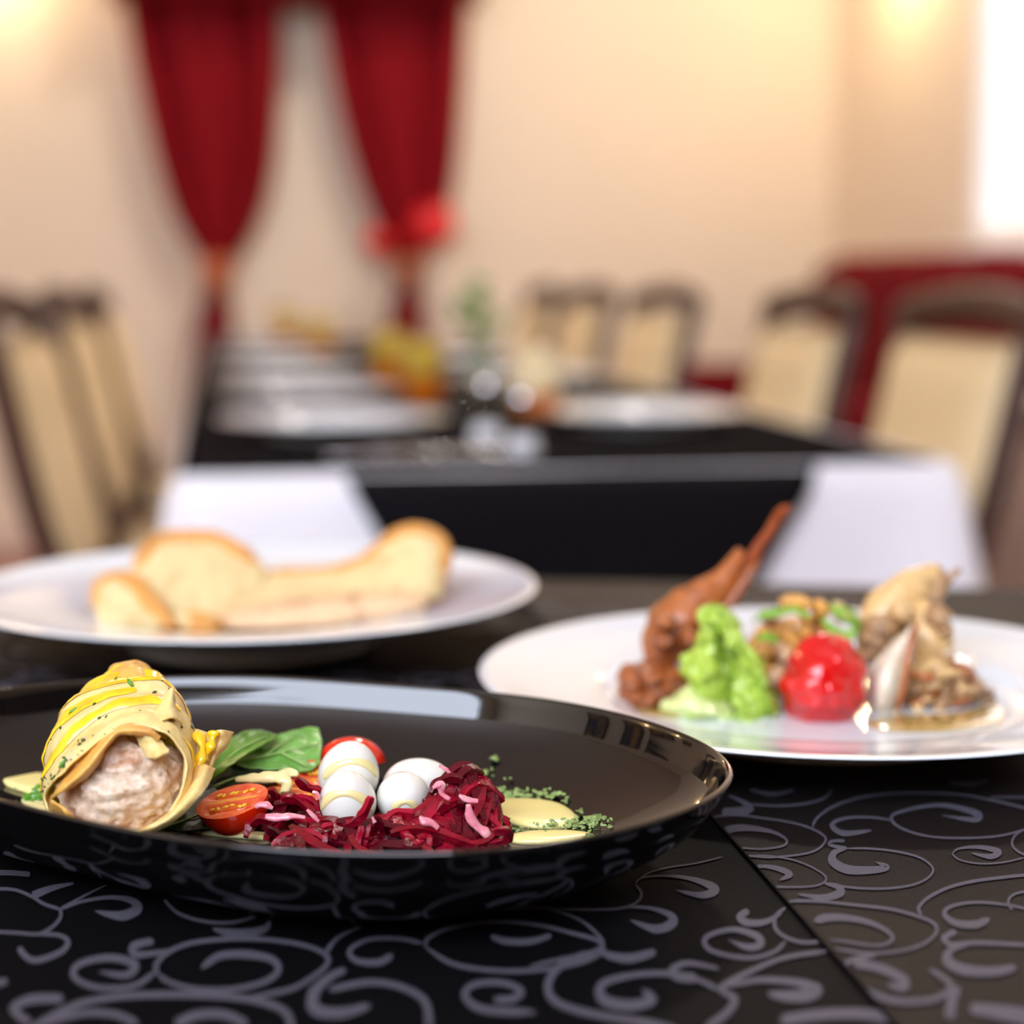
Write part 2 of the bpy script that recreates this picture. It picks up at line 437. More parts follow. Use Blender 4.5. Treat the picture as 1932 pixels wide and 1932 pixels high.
def ring_tie(p, rx, ry, hz): 
    rings = []
    for i in range(9):
        a = i / 8; z = (a - .5) * hz; k = 1 + .12 * math.sin(a * PI)
        rings.append([Vector((p.x + rx * k * math.cos(2 * PI * j / 24), p.y + ry * k * math.sin(2 * PI * j / 24), p.z + z)) for j in range(24)])
    return rings_geo(rings)
link('tieback', mesh(*ring_tie(p, .05, .05, .095)), M['tie'], cl, True)
cr_ = curtain('deep red curtain with a bright red bow, right of the pair', rrows, 'tie', True)
p = PS(768, 505, SC - .05)
link('tieback', mesh(*ring_tie(p, .045, .045, .06)), M['tie'], cr_, True)
for (u, v, rx, rz, rot) in ((818, 428, .085, .07, -.5), (712, 458, .05, .045, .7)):
    link('bow_loop', mesh(*blob_geo(PS(u, v, SC - .09), (rx, .05, rz), (0, rot, 0), .15, 1.5, u)), M['bow'], cr_, True)
# valance over both, its lower hem just inside the top of the frame
a, b = PS(205, 8, SC - .14), PS(905, 8, SC - .14)
V = []; n = 80; Fc = []
for i in range(n + 1):
    k = i / n; q = a.lerp(b, k); d = math.sin(k * 2 * PI * 11) * .03; sag = .02 * math.sin(k * PI * 4) ** 2
    for z in (q.z + sag, q.z + .3, q.z + .7): V.append(Vector((q.x, q.y, z)) - AX * d)
    if i < n: o_ = i * 3; Fc += [(o_, o_ + 3, o_ + 4, o_ + 1), (o_ + 1, o_ + 4, o_ + 5, o_ + 2)]
va = tag(link('curtain_valance', mesh(V, Fc), M['curtain'], None, True), 'red gathered valance above the pair of curtains', 'curtain')
sd = va.modifiers.new('thickness', 'SOLIDIFY'); sd.thickness = 0.008

# ================================================================== RED SOFA ALONG THE RIGHT WALL
def sofa():
    Ln = 1.55; rz = AXANG - PI / 2                 # local x along the wall, local y towards the wall
    r = thing('sofa', 'long deep red sofa with an upright channelled back against the right wall', 'sofa', ST(3.15, T_RIGHT - .42, 0), rz)
    link('base', box(-Ln / 2, Ln / 2, -.36, .36, .08, .36, .02), M['sofa'], r)
    for k in range(3): link('seat_cushion', box(-Ln / 2 + .02 + k * .505, -Ln / 2 + .515 + k * .505, -.38, .2, .36, .5, .04, 3), M['sofa'], r)
    nch = 9; wch = Ln / nch
    for k in range(nch):
        link('back_channel', box(-Ln / 2 + k * wch + .003, -Ln / 2 + (k + 1) * wch - .003, .16, .34, .38, 1.0 + .02 * (k % 2), .05, 3), M['sofa'], r)
    for sx in (-1, 1): link('arm', box(sx * (Ln / 2 + .05) - .06, sx * (Ln / 2 + .05) + .06, -.36, .34, .08, .66, .04, 3), M['sofa'], r)
    for sx in (-1, 1):
        for sy in (-1, 1): link('foot', box(sx * .7 - .03, sx * .7 + .03, sy * .3 - .03, sy * .3 + .03, 0, .08), M['dark_wood'], r)
sofa()

# ================================================================== CHAIRS
def make_chair(label):
    r = thing('dining_chair', label, 'chair', (0, 0, 0), 0, 'cream dining chairs at the long table')
    link('seat', box(-.21, .21, -.2, .22, .43, .485, .022, 3), M['cream'], r)
    link('seat_frame', box(-.215, .215, -.21, .225, .38, .432, .008), M['dark_wood'], r)
    lean = .22
    def bk(z, y=0): return (-.2 - (z - .45) * lean + y)
    # padded back, slightly bowed
    V = []; nx, nzv = 14, 14
    for side in (0, 1):
        for i in range(nzv + 1):
            z = .52 + (.865 - .52) * i / nzv
            for j in range(nx + 1):
                x = -.185 + .37 * j / nx
                e = max(abs(j / nx - .5), abs(i / nzv - .5)) * 2
                pad = .03 * (1 - e ** 8)
                V.append(Vector((x, bk(z) + (pad + .004 if side == 0 else -.006 - pad * .4), z)))
    w1 = nx + 1; o = w1 * (nzv + 1); Fc = []
    for i in range(nzv):
        for j in range(nx):
            a = i * w1 + j
            Fc.append((a, a + w1, a + w1 + 1, a + 1)); Fc.append((o + a, o + a + 1, o + a + w1 + 1, o + a + w1))
    for i in range(nzv):
        for a in (i * w1, i * w1 + nx): Fc.append((a, o + a, o + a + w1, a + w1))
    for j in range(nx):
        for a in (j, nzv * w1 + j): Fc.append((a, a + 1, o + a + 1, o + a))
    link('backrest', mesh(V, Fc), M['cream'], r)
    for sx in (-1, 1):
        pth = [Vector((sx * .2, -.14 - .06, 0)), Vector((sx * .2, -.195, .43)), Vector((sx * .2, bk(.65) - .005, .65)), Vector((sx * .2, bk(.9) - .005, .9))]
        link('leg', mesh(*tube_geo(samples(pth, 12), .019, 8, 1.0, Vector((0, 1, 0)))), M['dark_wood'], r)
        link('leg', mesh(*tube_geo([Vector((sx * .19, .2, 0)), Vector((sx * .19, .2, .4))], [.014, .02], 8, 1, Vector((0, 1, 0)))), M['dark_wood'], r)
    rail = [Vector((x, bk(.892) - .004 - .02 * (1 - (x / .21) ** 2), .892 + .018 * (1 - (x / .21) ** 2))) for x in [-.218 + .436 * i / 12 for i in range(13)]]
    link('top_rail', mesh(*tube_geo(rail, .026, 10, .7, Vector((0, 1, 0)))), M['rail_wood'], r)
    link('back_rail', mesh(*tube_geo([Vector((-.2, bk(.505), .505)), Vector((.2, bk(.505), .505))], .018, 8)), M['dark_wood'], r)
    return r
first = [None]
def chair(s, t_top, side, label, extra=0.0, floor_t=None):
    """side +1: right of the table (faces -T); t_top is where the top of its back stands"""
    rz = (AXANG + PI / 2 if side > 0 else AXANG - PI / 2) + extra
    if first[0] is None:
        first[0] = make_chair(label); r = first[0]
    else:
        r = dup(first[0], (0, 0, 0), rz, label)
    fwd = Vector((-math.sin(rz), math.cos(rz), 0))
    top = ST(s, t_top)
    r.location = top + fwd * .295; r.rotation_euler = (0, 0, rz)
    return r
chair(.41, 1.02, 1, 'cream padded chair nearest the camera on the right side of the long table')
chair(.98, 1.0, 1, 'cream padded chair second from the near end on the right side')
chair(1.95, 1.0, 1, 'cream padded chair third from the near end on the right side', .06)
chair(2.72, 1.0, 1, 'cream padded chair fourth from the near end on the right side', .05)
chair(3.4, 1.0, 1, 'cream padded chair farthest along the right side of the long table')
chair(.72, -.235, -1, 'cream padded chair seen edge-on, nearer one left of the long table', -.05)
chair(1.5, -.225, -1, 'cream padded chair seen edge-on, second along the left side', -.035)
chair(2.4, -.22, -1, 'cream padded chair at the far end of the left side', .0)
chair(.06, -.48, -1, 'cream padded chair cut off by the left edge of the photo', -.05)

# ================================================================== LONG TABLE AT THE BACK
TW, TL, TZ = .83, 3.9, .745
lt = thing('long_table', 'long dining table under white and black cloths behind the plates', 'table', ST(TL / 2, TW / 2), AXANG)
link('tabletop', box(-TW / 2, TW / 2, -TL / 2, TL / 2, .70, TZ - .004), M['dark_wood'], lt)
for sx, ss in ((-1, (.4, 1.95, 3.6)), (1, (.1, 1.45, 3.78))):
    for y in ss:
        link('leg', box(sx * .36 - .03, sx * .36 + .03, y - TL / 2 - .03, y - TL / 2 + .03, 0, .70), M['dark_wood'], lt)
def drape(prof_fn, path, nz_=10):
    """hanging cloth: path of (s, t, outward) points at the table edge; prof_fn(i,k)->(out, z)"""
    V = []; Fc = []; n = len(path)
    for i, (s, t, os_, ot) in enumerate(path):
        for k in range(nz_ + 1):
            out, z = prof_fn(i / (n - 1), k / nz_, s, t)
            V.append(ST(s + os_ * out, t + ot * out, z))
    for i in range(n - 1):
        for k in range(nz_):
            a = i * (nz_ + 1) + k; Fc.append((a, a + nz_ + 1, a + nz_ + 2, a + 1))
    return V, Fc
# white cloth: top sheet, four hanging sides with flared corners
per = []
NS, NT = 60, 26
for i in range(NT + 1): per.append((0, TW * i / NT, -1, 0))
for i in range(1, 7): a = i / 7 * PI / 2; per.append((0, TW, -math.cos(a), math.sin(a)))
for i in range(NS + 1): per.append((TL * i / NS, TW, 0, 1))
for i in range(1, 7): a = i / 7 * PI / 2; per.append((TL, TW, math.sin(a), math.cos(a)))
for i in range(NT + 1): per.append((TL, TW - TW * i / NT, 1, 0))
for i in range(1, 7): a = i / 7 * PI / 2; per.append((TL, 0, math.cos(a), -math.sin(a)))
for i in range(NS + 1): per.append((TL - TL * i / NS, 0, 0, -1))
for i in range(1, 8): a = i / 7 * PI / 2; per.append((0, 0, -math.sin(a), -math.cos(a)))
def white_prof(i, k, s, t):
    drop = .235 * k
    wav = .012 * math.sin(s * 17 + t * 9) + .008 * math.sin(s * 31 + t * 23)
    cor = 0
    for cs, ct in ((0, 0), (0, TW), (TL, 0), (TL, TW)):
        d = math.hypot(s - cs, t - ct); cor = max(cor, math.exp(-(d / .05) ** 2))
    out = .004 + (.012 + wav + .035 * cor) * k ** .8 + .02 * math.sin(min(k * 6, 1) * PI / 2) * .25
    return out, TZ - .012 * (1 - math.cos(min(k * 6, 1) * PI / 2)) - drop - (.03 * cor * k)
g1 = drape(white_prof, per)
tv = [ST(0, 0, TZ), ST(0, TW, TZ), ST(TL, TW, TZ), ST(TL, 0, TZ)]
gtop = (tv, [(0, 1, 2, 3)])
o = tag(link('white_tablecloth', mesh(*join(g1, gtop)), M['cloth_white'], None, True), 'white tablecloth hanging at the corners of the long table under the black one', 'tablecloth')
sd = o.modifiers.new('thickness', 'SOLIDIFY'); sd.thickness = .0015
# black cloth on top: covers the top up to t1, its front drop narrows downwards, its sides hang short
t1, t2 = .815, .70
def black():
    V = [ST(0, 0, TZ + .003), ST(0, t1, TZ + .003), ST(TL, t1, TZ + .003), ST(TL, 0, TZ + .003)]
    V2 = [Vector((v.x, v.y, TZ + .0012)) for v in V]
    top = (V + V2, [(0, 1, 2, 3), (7, 6, 5, 4), (0, 4, 5, 1), (1, 5, 6, 2), (2, 6, 7, 3), (3, 7, 4, 0)])
    # front drop: left edge from t=.165 slanting right, right edge from t=t1 slanting left
    rows = []
    for k in range(11):
        kk = k / 10; d = .255 * kk
        a = .165 + .115 * kk / .6 * .75; b = t2 - .02 - .165 * kk
        z = TZ + .003 - d - .004 * (k > 0)
        out = .008 + .022 * kk ** .7 if k > 0 else 0.0
        rows.append([ST(-out - .006 * math.sin(14 * (a + (b - a) * j / 20)) * kk - .012 * (k > 0), a + (b - a) * j / 20, z) for j in range(21)])
    Vd = [q for r in rows for q in r]; Fd = []
    for i in range(10):
        for j in range(20): a = i * 21 + j; Fd.append((a, a + 1, a + 22, a + 21))
    return join(top, (Vd, Fd))
o = tag(link('black_tablecloth', mesh(*black()), M['cloth_black'], None, True), 'plain black cloth laid over the white one, hanging at the front of the long table', 'tablecloth')
sd = o.modifiers.new('thickness', 'SOLIDIFY'); sd.thickness = .0015

ZT = TZ + .0035
def plate_prof(R, h, flat=.58, foot=True):
    return [(0, .004), (R * flat * .8, .004), (R * flat * .98, .0025), (R * flat, .0), (R * flat * 1.03, .0), (R * flat * 1.05, .003), (R * (flat + .06), h * .40), (R * (flat + .12), h * .52), (R * .8, h * .66), (R * .96, h * .90), (R * .995, h * .955), (R, h * .985),
            (R * .99, h * 1.0), (R * .96, h * .985), (R * .84, h * .84), (R * (flat + .17), h * .70), (R * (flat + .12), h * .58), (R * (flat + .08), h * .38), (R * (flat + .02), h * .27), (R * .3, h * .25), (0, h * .25)]
pl0 = None
names = ['nearest the camera in the left row', 'second in the left row', 'third in the left row', 'fourth in the left row', 'fifth in the left row', 'farthest in the left row',
         'nearest the camera in the right row', 'second in the right row', 'third in the right row', 'fourth in the right row']
spots = [(.44, .185), (1.02, .185), (1.6, .185), (2.2, .185), (2.85, .185), (3.5, .185), (.5, .60), (1.42, .61), (2.2, .61), (3.0, .61)]
for i, (s, t) in enumerate(spots):
    lab = 'empty white plate on the long table, ' + names[i]
    if pl0 is None:
        pl0 = tag(link('dinner_plate', lathe(smooth_prof(plate_prof(.15, .022), 3), 56), M['porcelain']), lab, 'plate', 'empty plates along the long table'); pl0.location = ST(s, t, ZT)
    else:
        q = pl0.copy(); C.objects.link(q); q.location = ST(s, t, ZT); q['label'] = lab
# cutlery lying in front of the nearest plates
def knife(s, t, rz, lab):
    pth = [Vector((0, -.11, .004)), Vector((0, -.02, .005)), Vector((0, 0, .004)), Vector((0, .1, .003)), Vector((0, .115, .002))]
    o = tag(link('table_knife', mesh(*tube_geo(samples(pth, 20), [.006] * 8 + [.005, .007, .009, .0095, .0095, .0095, .0095, .009, .008, .007, .005, .002], 8, .35, Vector((0, 0, 1)))), M['steel']), lab, 'knife')
    o.location = ST(s, t, ZT); o.rotation_euler = (0, 0, AXANG + rz); return o
def fork(s, t, rz, lab):
    parts = [tube_geo([Vector((0, -.1, .004)), Vector((0, -.03, .004)), Vector((0, .03, .006)), Vector((0, .05, .006))], [.007, .005, .004, .009], 8, .35)]
    for k in range(4): parts.append(tube_geo([Vector((-.009 + k * .006, .05, .006)), Vector((-.009 + k * .006, .075, .004)), Vector((-.009 + k * .006, .1, .007))], [.0018, .0016, .001], 6))
    o = tag(link('table_fork', mesh(*join(*parts)), M['steel']), lab, 'fork')
    o.location = ST(s, t, ZT); o.rotation_euler = (0, 0, AXANG + rz); return o
fork(.14, .30, PI / 2, 'steel fork lying crosswise in front of the nearest left plate')
knife(.10, .27, PI / 2, 'steel knife lying crosswise in front of the nearest left plate, below the fork')
fork(1.0, .39, 0, 'steel fork right of the second plate in the left row')

# glasses of orange juice along the middle of the table
def tumbler_parts(r, full, jm):
    link('glass', lathe([(0, 0), (.03, 0), (.031, .002), (.034, .11), (.0325, .11), (.0295, .008), (0, .008)], 32), M['glass'], r)
    link('juice', lathe([(0, .0085), (.029, .0085), (.0304, .048), (0, .048)], 32), jm, r)
    link('juice_glow', lathe([(0, .0482), (.0304, .0482), (.0318, full), (0, full + .003)], 32), M['juice_glow'], r)  # upper juice, coloured as if lit from behind
g0 = None
for i, (gs, gt) in enumerate(((.834, .348), (1.33, .345), (2.52, .29), (3.17, .24), (3.82, .25))):
    lab = 'tumbler of orange juice on the long table, ' + ['nearest of the row', 'second of the row', 'third of the row', 'fourth of the row', 'farthest of the row'][i]
    p = ST(gs, gt, ZT)
    if g0 is None:
        g0 = thing('juice_tumbler', lab, 'glass', p, 0, 'tumblers of orange juice along the table'); tumbler_parts(g0, .1, M['juice'])
    else: dup(g0, p, 0, lab)
p = P(1012, 800, ZT)
t2 = thing('cream_tumbler', 'tumbler of orange juice with reflected light coloured in as a pale cream top, beside the salt shakers', 'glass', p)
link('glass', lathe([(0, 0), (.03, 0), (.032, .003), (.036, .1), (.034, .1), (.029, .008), (0, .008)], 32), M['glass'], t2)
link('juice', lathe([(0, .0085), (.0285, .0085), (.0300, .045), (0, .045)], 32), M['juice'], t2)
link('cream_glow_top', lathe(smooth_prof([(0, .0452), (.0300, .0452), (.0330, .09), (.022, .1), (0, .104)], 4), 32), M['cream_glow'], t2)
def shaker(u, v, lab, h):
    p = P(u, v, ZT)
    r = thing('salt_shaker', lab, 'shaker', p, 0, 'white shakers on the long table')
    link('body', lathe(smooth_prof([(0, 0), (.019, 0), (.021, .006), (.017, h * .5), (.013, h * .8), (0, h * .8)], 4), 28), M['glass'], r)
    link('salt', lathe(smooth_prof([(0, .003), (.017, .004), (.0185, .008), (.0155, h * .28), (0, h * .30)], 4), 28), M['cloth_white'], r)
    link('cap', lathe(smooth_prof([(.0135, h * .8), (.0145, h * .86), (.011, h * .97), (0, h)], 4), 28), M['steel'], r)
shaker(985, 862, 'glass salt shaker on the long table, nearer of the two', .075)
shaker(918, 838, 'glass salt shaker on the long table, behind the nearer one', .08)
# vase with sprigs
p = P(905, 765, ZT)
vs = thing('flower_vase', 'small clear glass vase with green sprigs on the long table', 'vase', p)
link('vase', lathe(smooth_prof([(0, 0), (.03, 0), (.036, .02), (.03, .06), (.018, .1), (.022, .12), (.02, .12), (.016, .1), (.027, .06), (.032, .02), (.0, .006)], 4), 32), M['glass'], vs)
random.seed(3)
for k, (du, dv) in enumerate(((895, 540), (872, 590), (912, 575), (968, 590), (935, 600))):
    tip = PD(du, dv, p.y) - p
    mid = Vector((tip.x * .3, 0, tip.z * .6))
    st = link('stem', mesh(*tube_geo(samples([Vector((0, 0, .02)), mid, tip], 8), .0014, 6)), M['leaf'], vs)
    big = (.013, .013, .010, .006, .005)[k]
    for q in range(5):
        a = random.uniform(0, 6.28); c = mid.lerp(tip, .45 + .14 * q) ; d = Vector((math.cos(a) * .7, math.sin(a) * .5, random.uniform(.2, .9))).normalized()
        sd_ = d.cross(Vector((0, 1, .2))).normalized()
        rows = [[c + d * (big * 2.2 * t) + sd_ * (big * wd * x) for x in (-1, 0, 1)] for t, wd in ((0, .08), (.3, .55), (.65, .6), (1, .06))]
        link('leaf', mesh(*patch_geo(rows, 6, 8, .0006)), M['leaf'], st)

# second table to the right, only its white cloth shows
nt_ = thing('side_table', 'table under a pale cloth at the right edge, behind the nearest right chair', 'table', Vector((1.17, 2.95, 0)), AXANG)
link('tabletop', box(-.36, .36, -.36, .36, .70, .735), M['dark_wood'], nt_)
for sx in (-1, 1):
    for sy in (-1, 1): link('leg', box(sx * .3 - .025, sx * .3 + .025, sy * .3 - .025, sy * .3 + .025, 0, .70), M['dark_wood'], nt_)
rings = []
for k in range(9):
    kk = k / 8; rr = []
    for j in range(80):
        a = 2 * PI * j / 80; m_ = max(abs(math.cos(a)), abs(math.sin(a)))
        R = .365 / m_ * 1.0; R = min(R, .47)
        R += (.01 + .012 * math.sin(9 * a)) * kk
        rr.append(Vector((R * math.cos(a), R * math.sin(a), .7375 - .5 * kk)))
    rings.append(rr)
V, Fc = rings_geo(rings, False); V.append(Vector((0, 0, .7375))); Fc += [(len(V) - 1, j, (j + 1) % 80) for j in range(80)]
o = tag(link('table_cover', mesh(V, Fc), mat('pale_cloth', (216, 196, 186), .8)), 'pale pinkish cloth hanging on the table at the right edge', 'tablecloth'); o.location = nt_.location; o.rotation_euler = (0, 0, AXANG)
o.modifiers.new('thickness', 'SOLIDIFY').thickness = .0015

# ================================================================== NEAR TABLE
NZ = 0.75
na, nb = P(0, 1080, NZ), P(1932, 1113, NZ)                 # far edge of the near table
ND = (nb - na).normalized(); NN = Vector((-ND.y, ND.x, 0))  # along the edge, and away from the camera
mid_far = na.lerp(nb, .5)
nc = mid_far - NN * .43
nrot = math.atan2(ND.y, ND.x)
ntb = thing('near_table', 'dark square table in the foreground carrying the three served plates', 'table', Vector((nc.x, nc.y, 0)), nrot)
link('tabletop', box(-.58, .58, -.425, .425, .71, NZ - .004), M['dark_wood'], ntb)
for sx in (-1, 1):
    for sy in (-1, 1): link('leg', box(sx * .53 - .03, sx * .53 + .03, sy * .38 - .03, sy * .38 + .03, 0, .71), M['dark_wood'], ntb)
c0, c1 = P(1350, 1556, NZ), P(1600, 1842, NZ)              # edge of the second cloth
cd = (c1 - c0).normalized(); cn = Vector((cd.y, -cd.x, 0))
if cn.x < 0: cn = -cn
def side_of(x, y): return (Vector((x, y, 0)) - Vector((c0.x, c0.y, 0))).dot(cn)
def cloth_z(x, y): return NZ + .0004 * noise.noise(Vector((x * 18, y * 18, 0)))
def over_z(x, y):                                           # the second cloth, a little puffed along its edge
    d = max(side_of(x, y), 0)
    return cloth_z(x, y) + .0009 + .0012 * math.exp(-((d - .006) / .012) ** 2) * min(1, d / .002 + .6)
def near_cloth():
    V = []; Fc = []; nx, ny = 330, 240
    for i in range(ny + 1):
        for j in range(nx + 1):
            lx, ly = -.582 + 1.164 * j / nx, -.427 + .854 * i / ny
            p = Vector((nc.x, nc.y, 0)) + ND * lx + NN * ly
            V.append(Vector((p.x, p.y, cloth_z(p.x, p.y))))
    w1 = nx + 1
    for i in range(ny):
        for j in range(nx): a = i * w1 + j; Fc.append((a, a + 1, a + w1 + 1, a + w1))
    # hanging hem round the edge
    loop = [(j, 0) for j in range(nx + 1)] + [(nx, i) for i in range(1, ny + 1)] + [(j, ny) for j in range(nx - 1, -1, -1)] + [(0, i) for i in range(ny - 1, 0, -1)]
    prev = [i * w1 + j for j, i in loop]
    for k in range(1, 6):
        cur = []
        for q, (j, i) in enumerate(loop):
            lx, ly = -.582 + 1.164 * j / nx, -.427 + .854 * i / ny
            ox = (-1 if j == 0 else 1 if j == nx else 0); oy = (-1 if i == 0 else 1 if i == ny else 0)
            f_ = .003 + (.006 + .006 * math.sin(q * .11)) * k / 5
            p = Vector((nc.x, nc.y, 0)) + ND * (lx + ox * f_) + NN * (ly + oy * f_)
            V.append(Vector((p.x, p.y, NZ - .004 - .22 * k / 5))); cur.append(len(V) - 1)
        L = len(loop)
        for q in range(L): Fc.append((prev[q], cur[q], cur[(q + 1) % L], prev[(q + 1) % L]))
        prev = cur
    return V, Fc
nclth = tag(link('patterned_tablecloth', mesh(*near_cloth()), M['satin'], None, True), 'black tablecloth woven with grey scrolls under the three served plates', 'tablecloth')

def over_cloth():
    V = []; Fc = []; rows = [(-.43, .21), (-.43, .1)] + [(-.43 + .86 * i / 170, 0) for i in range(171)] + [(.43, .1), (.43, .21)]
    cols = 130
    for ly, dz in rows:
        # where the slanting edge crosses this row
        o_ = Vector((nc.x, nc.y, 0)) + NN * ly
        k = -(o_ - Vector((c0.x, c0.y, 0))).dot(cn) / ND.dot(cn)
        for j in range(cols + 3):
            if j <= cols: lx = k + (.5845 - k) * (j / cols) ** 1.5; dx = 0
            else: lx = .587; dx = .1 * (j - cols)
            q = o_ + ND * lx + NN * (.004 * (1 if ly > 0 else -1) if dz else 0)
            drop = max(dz, dx)
            V.append(Vector((q.x, q.y, over_z(q.x, q.y) - drop)))
    w1 = cols + 3
    for i in range(len(rows) - 1):
        for j in range(w1 - 1): a = i * w1 + j; Fc.append((a, a + 1, a + w1 + 1, a + w1))
    return V, Fc
oclth = tag(link('overlay_cloth', mesh(*over_cloth()), M['satin_brown'], None, True), 'brownish black scroll-woven cloth laid over the right half of the near table, its edge slanting in front of the plates', 'tablecloth')
oclth['label'] = 'second scroll-woven cloth, browner, laid over the right half of the near table'
oclth.modifiers.new('thickness', 'SOLIDIFY').thickness = .0006

# the woven scrolls: brush strokes (x, y, half-width) measured on the cloth, drawn as flat thread ribbons
SCROLL = []
def A(ws, *pts): SCROLL.append((1000, 1450, 2.073, ws, pts))
def B(ws, *pts): SCROLL.append((0, 1550, 1.932, ws, pts))
A([10], (1105,245),(1120,210),(1180,165),(1280,130),(1400,113),(1540,110),(1680,117),(1800,138),(1932,170),(2060,215))
A([9,9,9,9,10,11,12,16,26,22,4], (2000,235),(1850,275),(1700,285),(1560,278),(1460,250),(1415,215),(1440,185),(1600,158),(1745,190),(1735,215),(1605,197))
A([8,9,10,14,20,24,12], (1415,215),(1350,205),(1270,203),(1205,215),(1182,240),(1230,268),(1335,255))
A([9], (720,212),(800,208),(900,212),(1000,222),(1090,245),(1145,275),(1155,300),(1120,335),(1050,358),(950,375),(880,370),(800,352))
A([30,28,22,14,10,9,8,6], (750,268),(820,259),(900,262),(960,273),(1003,300),(985,327),(900,343),(800,330))
A([8], (880,366),(950,372),(1030,382),(1100,405),(1150,435),(1155,460),(1120,482),(1060,492),(980,490),(920,475),(870,445))
A([8,8,9,14,22,26,6], (850,447),(825,420),(850,406),(920,410),(980,423),(1015,443),(975,465))
A([14,12,14,14], (1230,298),(1180,300),(1175,315),(1240,328))
A([8,24,36,36,30,24,4], (1240,328),(1190,345),(1185,380),(1240,410),(1330,413),(1395,402),(1350,380))
A([9], (1240,328),(1330,328),(1440,340),(1530,365),(1575,405),(1560,440),(1500,470),(1400,485),(1280,484),(1150,470))
A([8,26,34,26,5], (1150,470),(1205,482),(1210,508),(1140,532),(1045,520))
A([13], (1000,545),(1100,548),(1250,552),(1400,565),(1500,590),(1575,620),(1590,655),(1560,690),(1500,720),(1400,745),(1300,755),(1190,735))
A([34,32,28,20,15,14,12,10], (1112,626),(1180,612),(1280,614),(1360,635),(1415,672),(1400,705),(1330,720),(1170,700))
A([13], (1530,590),(1520,560),(1560,520),(1640,480),(1740,455),(1850,440),(1932,432),(2050,430))
A([9,10,12,14,18,26,32,26], (2050,600),(1900,556),(1750,540),(1650,555),(1620,585),(1660,620),(1740,628),(1795,605))
A([10], (1885,570),(1870,535),(1900,505),(1990,490))
A([6,8,16,24,22,5], (1650,345),(1680,325),(1760,320),(1832,338),(1800,357),(1725,343))
A([7], (1650,345),(1680,370),(1760,385),(1850,380),(1932,362))
A([9], (1990,240),(1915,262),(1885,300),(1905,335),(1980,370))
A([26,24,22,18,16], (1665,655),(1620,680),(1650,708),(1750,700),(1990,712))
A([14,26,42,45,38,30], (1720,705),(1645,728),(1635,775),(1700,808),(1810,815),(1900,797))
A([6,7,9,16,30,36,26,5], (410,455),(440,432),(520,424),(620,434),(700,460),(722,482),(670,500),(570,480))
A([10], (410,455),(435,490),(425,520),(380,545),(300,555),(150,555),(0,545),(-150,560))
A([6], (752,350),(650,375),(540,392),(460,415),(410,455))
A([10,14,26,40,34,6], (380,545),(470,550),(548,577),(555,610),(490,632),(390,596))
A([14], (-120,560),(0,552),(100,562),(200,600),(260,650),(285,690),(240,722),(120,750),(0,778))
A([12,32,38,30,20], (255,712),(320,738),(395,746),(475,725),(470,722))
A([14], (1000,548),(962,580),(958,625),(990,660),(1060,685),(1130,682),(1190,662))
A([26,30,30,24,10], (855,560),(822,585),(850,608),(920,605),(985,570))
A([14,15,16,16,18,20,22,28,30,26,6], (1000,680),(960,720),(880,745),(790,740),(700,712),(690,665),(790,635),(885,660),(900,695),(850,705),(775,675))
A([30], (255,722),(150,757),(90,805),(70,860),(95,912),(180,948),(300,975),(450,999),(600,1040))
A([18,18,20,22,26,28,30], (1160,720),(1000,745),(880,790),(750,860),(800,905),(770,960),(690,1020))
A([18,20,22,24,30,42,46,40,20], (740,870),(650,828),(530,806),(400,812),(285,845),(285,905),(380,932),(475,910),(440,868))
A([40,38,30,22,14], (650,825),(575,815),(560,788),(620,766),(740,788))
A([18,22,30,44,52,44,18], (770,855),(900,832),(1040,842),(1120,870),(1080,893),(1000,895),(930,885))
A([20,20,22,24,26,26,24,22], (1350,765),(1240,790),(1250,850),(1330,910),(1450,948),(1580,930),(1645,870),(1560,805))
A([36,40,44,40,20], (1265,795),(1370,815),(1455,855),(1455,890),(1400,880))
A([44], (980,990),(1150,968),(1320,968),(1480,1000))
A([40], (1670,875),(1650,930),(1640,1010))
A([44,60,70], (1720,960),(1850,975),(1990,1000))
A([8,18,34,40,30], (775,128),(830,150),(858,172),(825,192),(750,196))
A([14,16,12], (860,98),(950,114),(1030,98))
A([9], (870,158),(980,160),(1080,150),(1150,130),(1182,92))
A([9], (1800,128),(1932,126),(2080,120))
A([18], (1640,65),(1720,74),(1790,58))
B([12], (-60,255),(0,250),(60,255),(120,280),(160,305),(220,325))
B([30,28,20,8], (120,275),(150,262),(200,245),(270,230))
B([12], (220,325),(220,355),(190,390),(140,415),(60,410),(-40,405))
B([12,8,3], (220,325),(300,280),(390,235))
B([12,12,14,24,38,36,6], (220,325),(300,297),(400,282),(480,294),(500,325),(440,350),(345,332))
B([14,15,18,20,22,22,20], (140,415),(215,420),(248,445),(220,482),(130,512),(85,488),(72,462))
B([13], (600,290),(620,315),(660,345),(750,370),(850,372),(950,345))
B([12,26,36,30,6], (985,365),(965,395),(900,412),(830,410),(775,395))
B([18], (575,560),(570,525),(615,480),(700,447),(850,432),(1000,438),(1120,460),(1188,492),(1190,530),(1130,580),(1050,620),(900,648))
B([16,17,18,19,20,22,28,32,28,24], (575,560),(620,592),(720,617),(850,617),(965,590),(1015,548),(990,508),(900,490),(800,495),(735,540))
B([20,20,20,21,22,24,28,32,26,12], (570,550),(500,600),(420,614),(330,605),(270,570),(290,525),(400,502),(490,525),(460,565),(360,553))
B([26,30,26,14], (560,440),(490,458),(500,490),(620,475))
B([18,14,10,4], (1190,480),(1230,430),(1310,390),(1440,352))
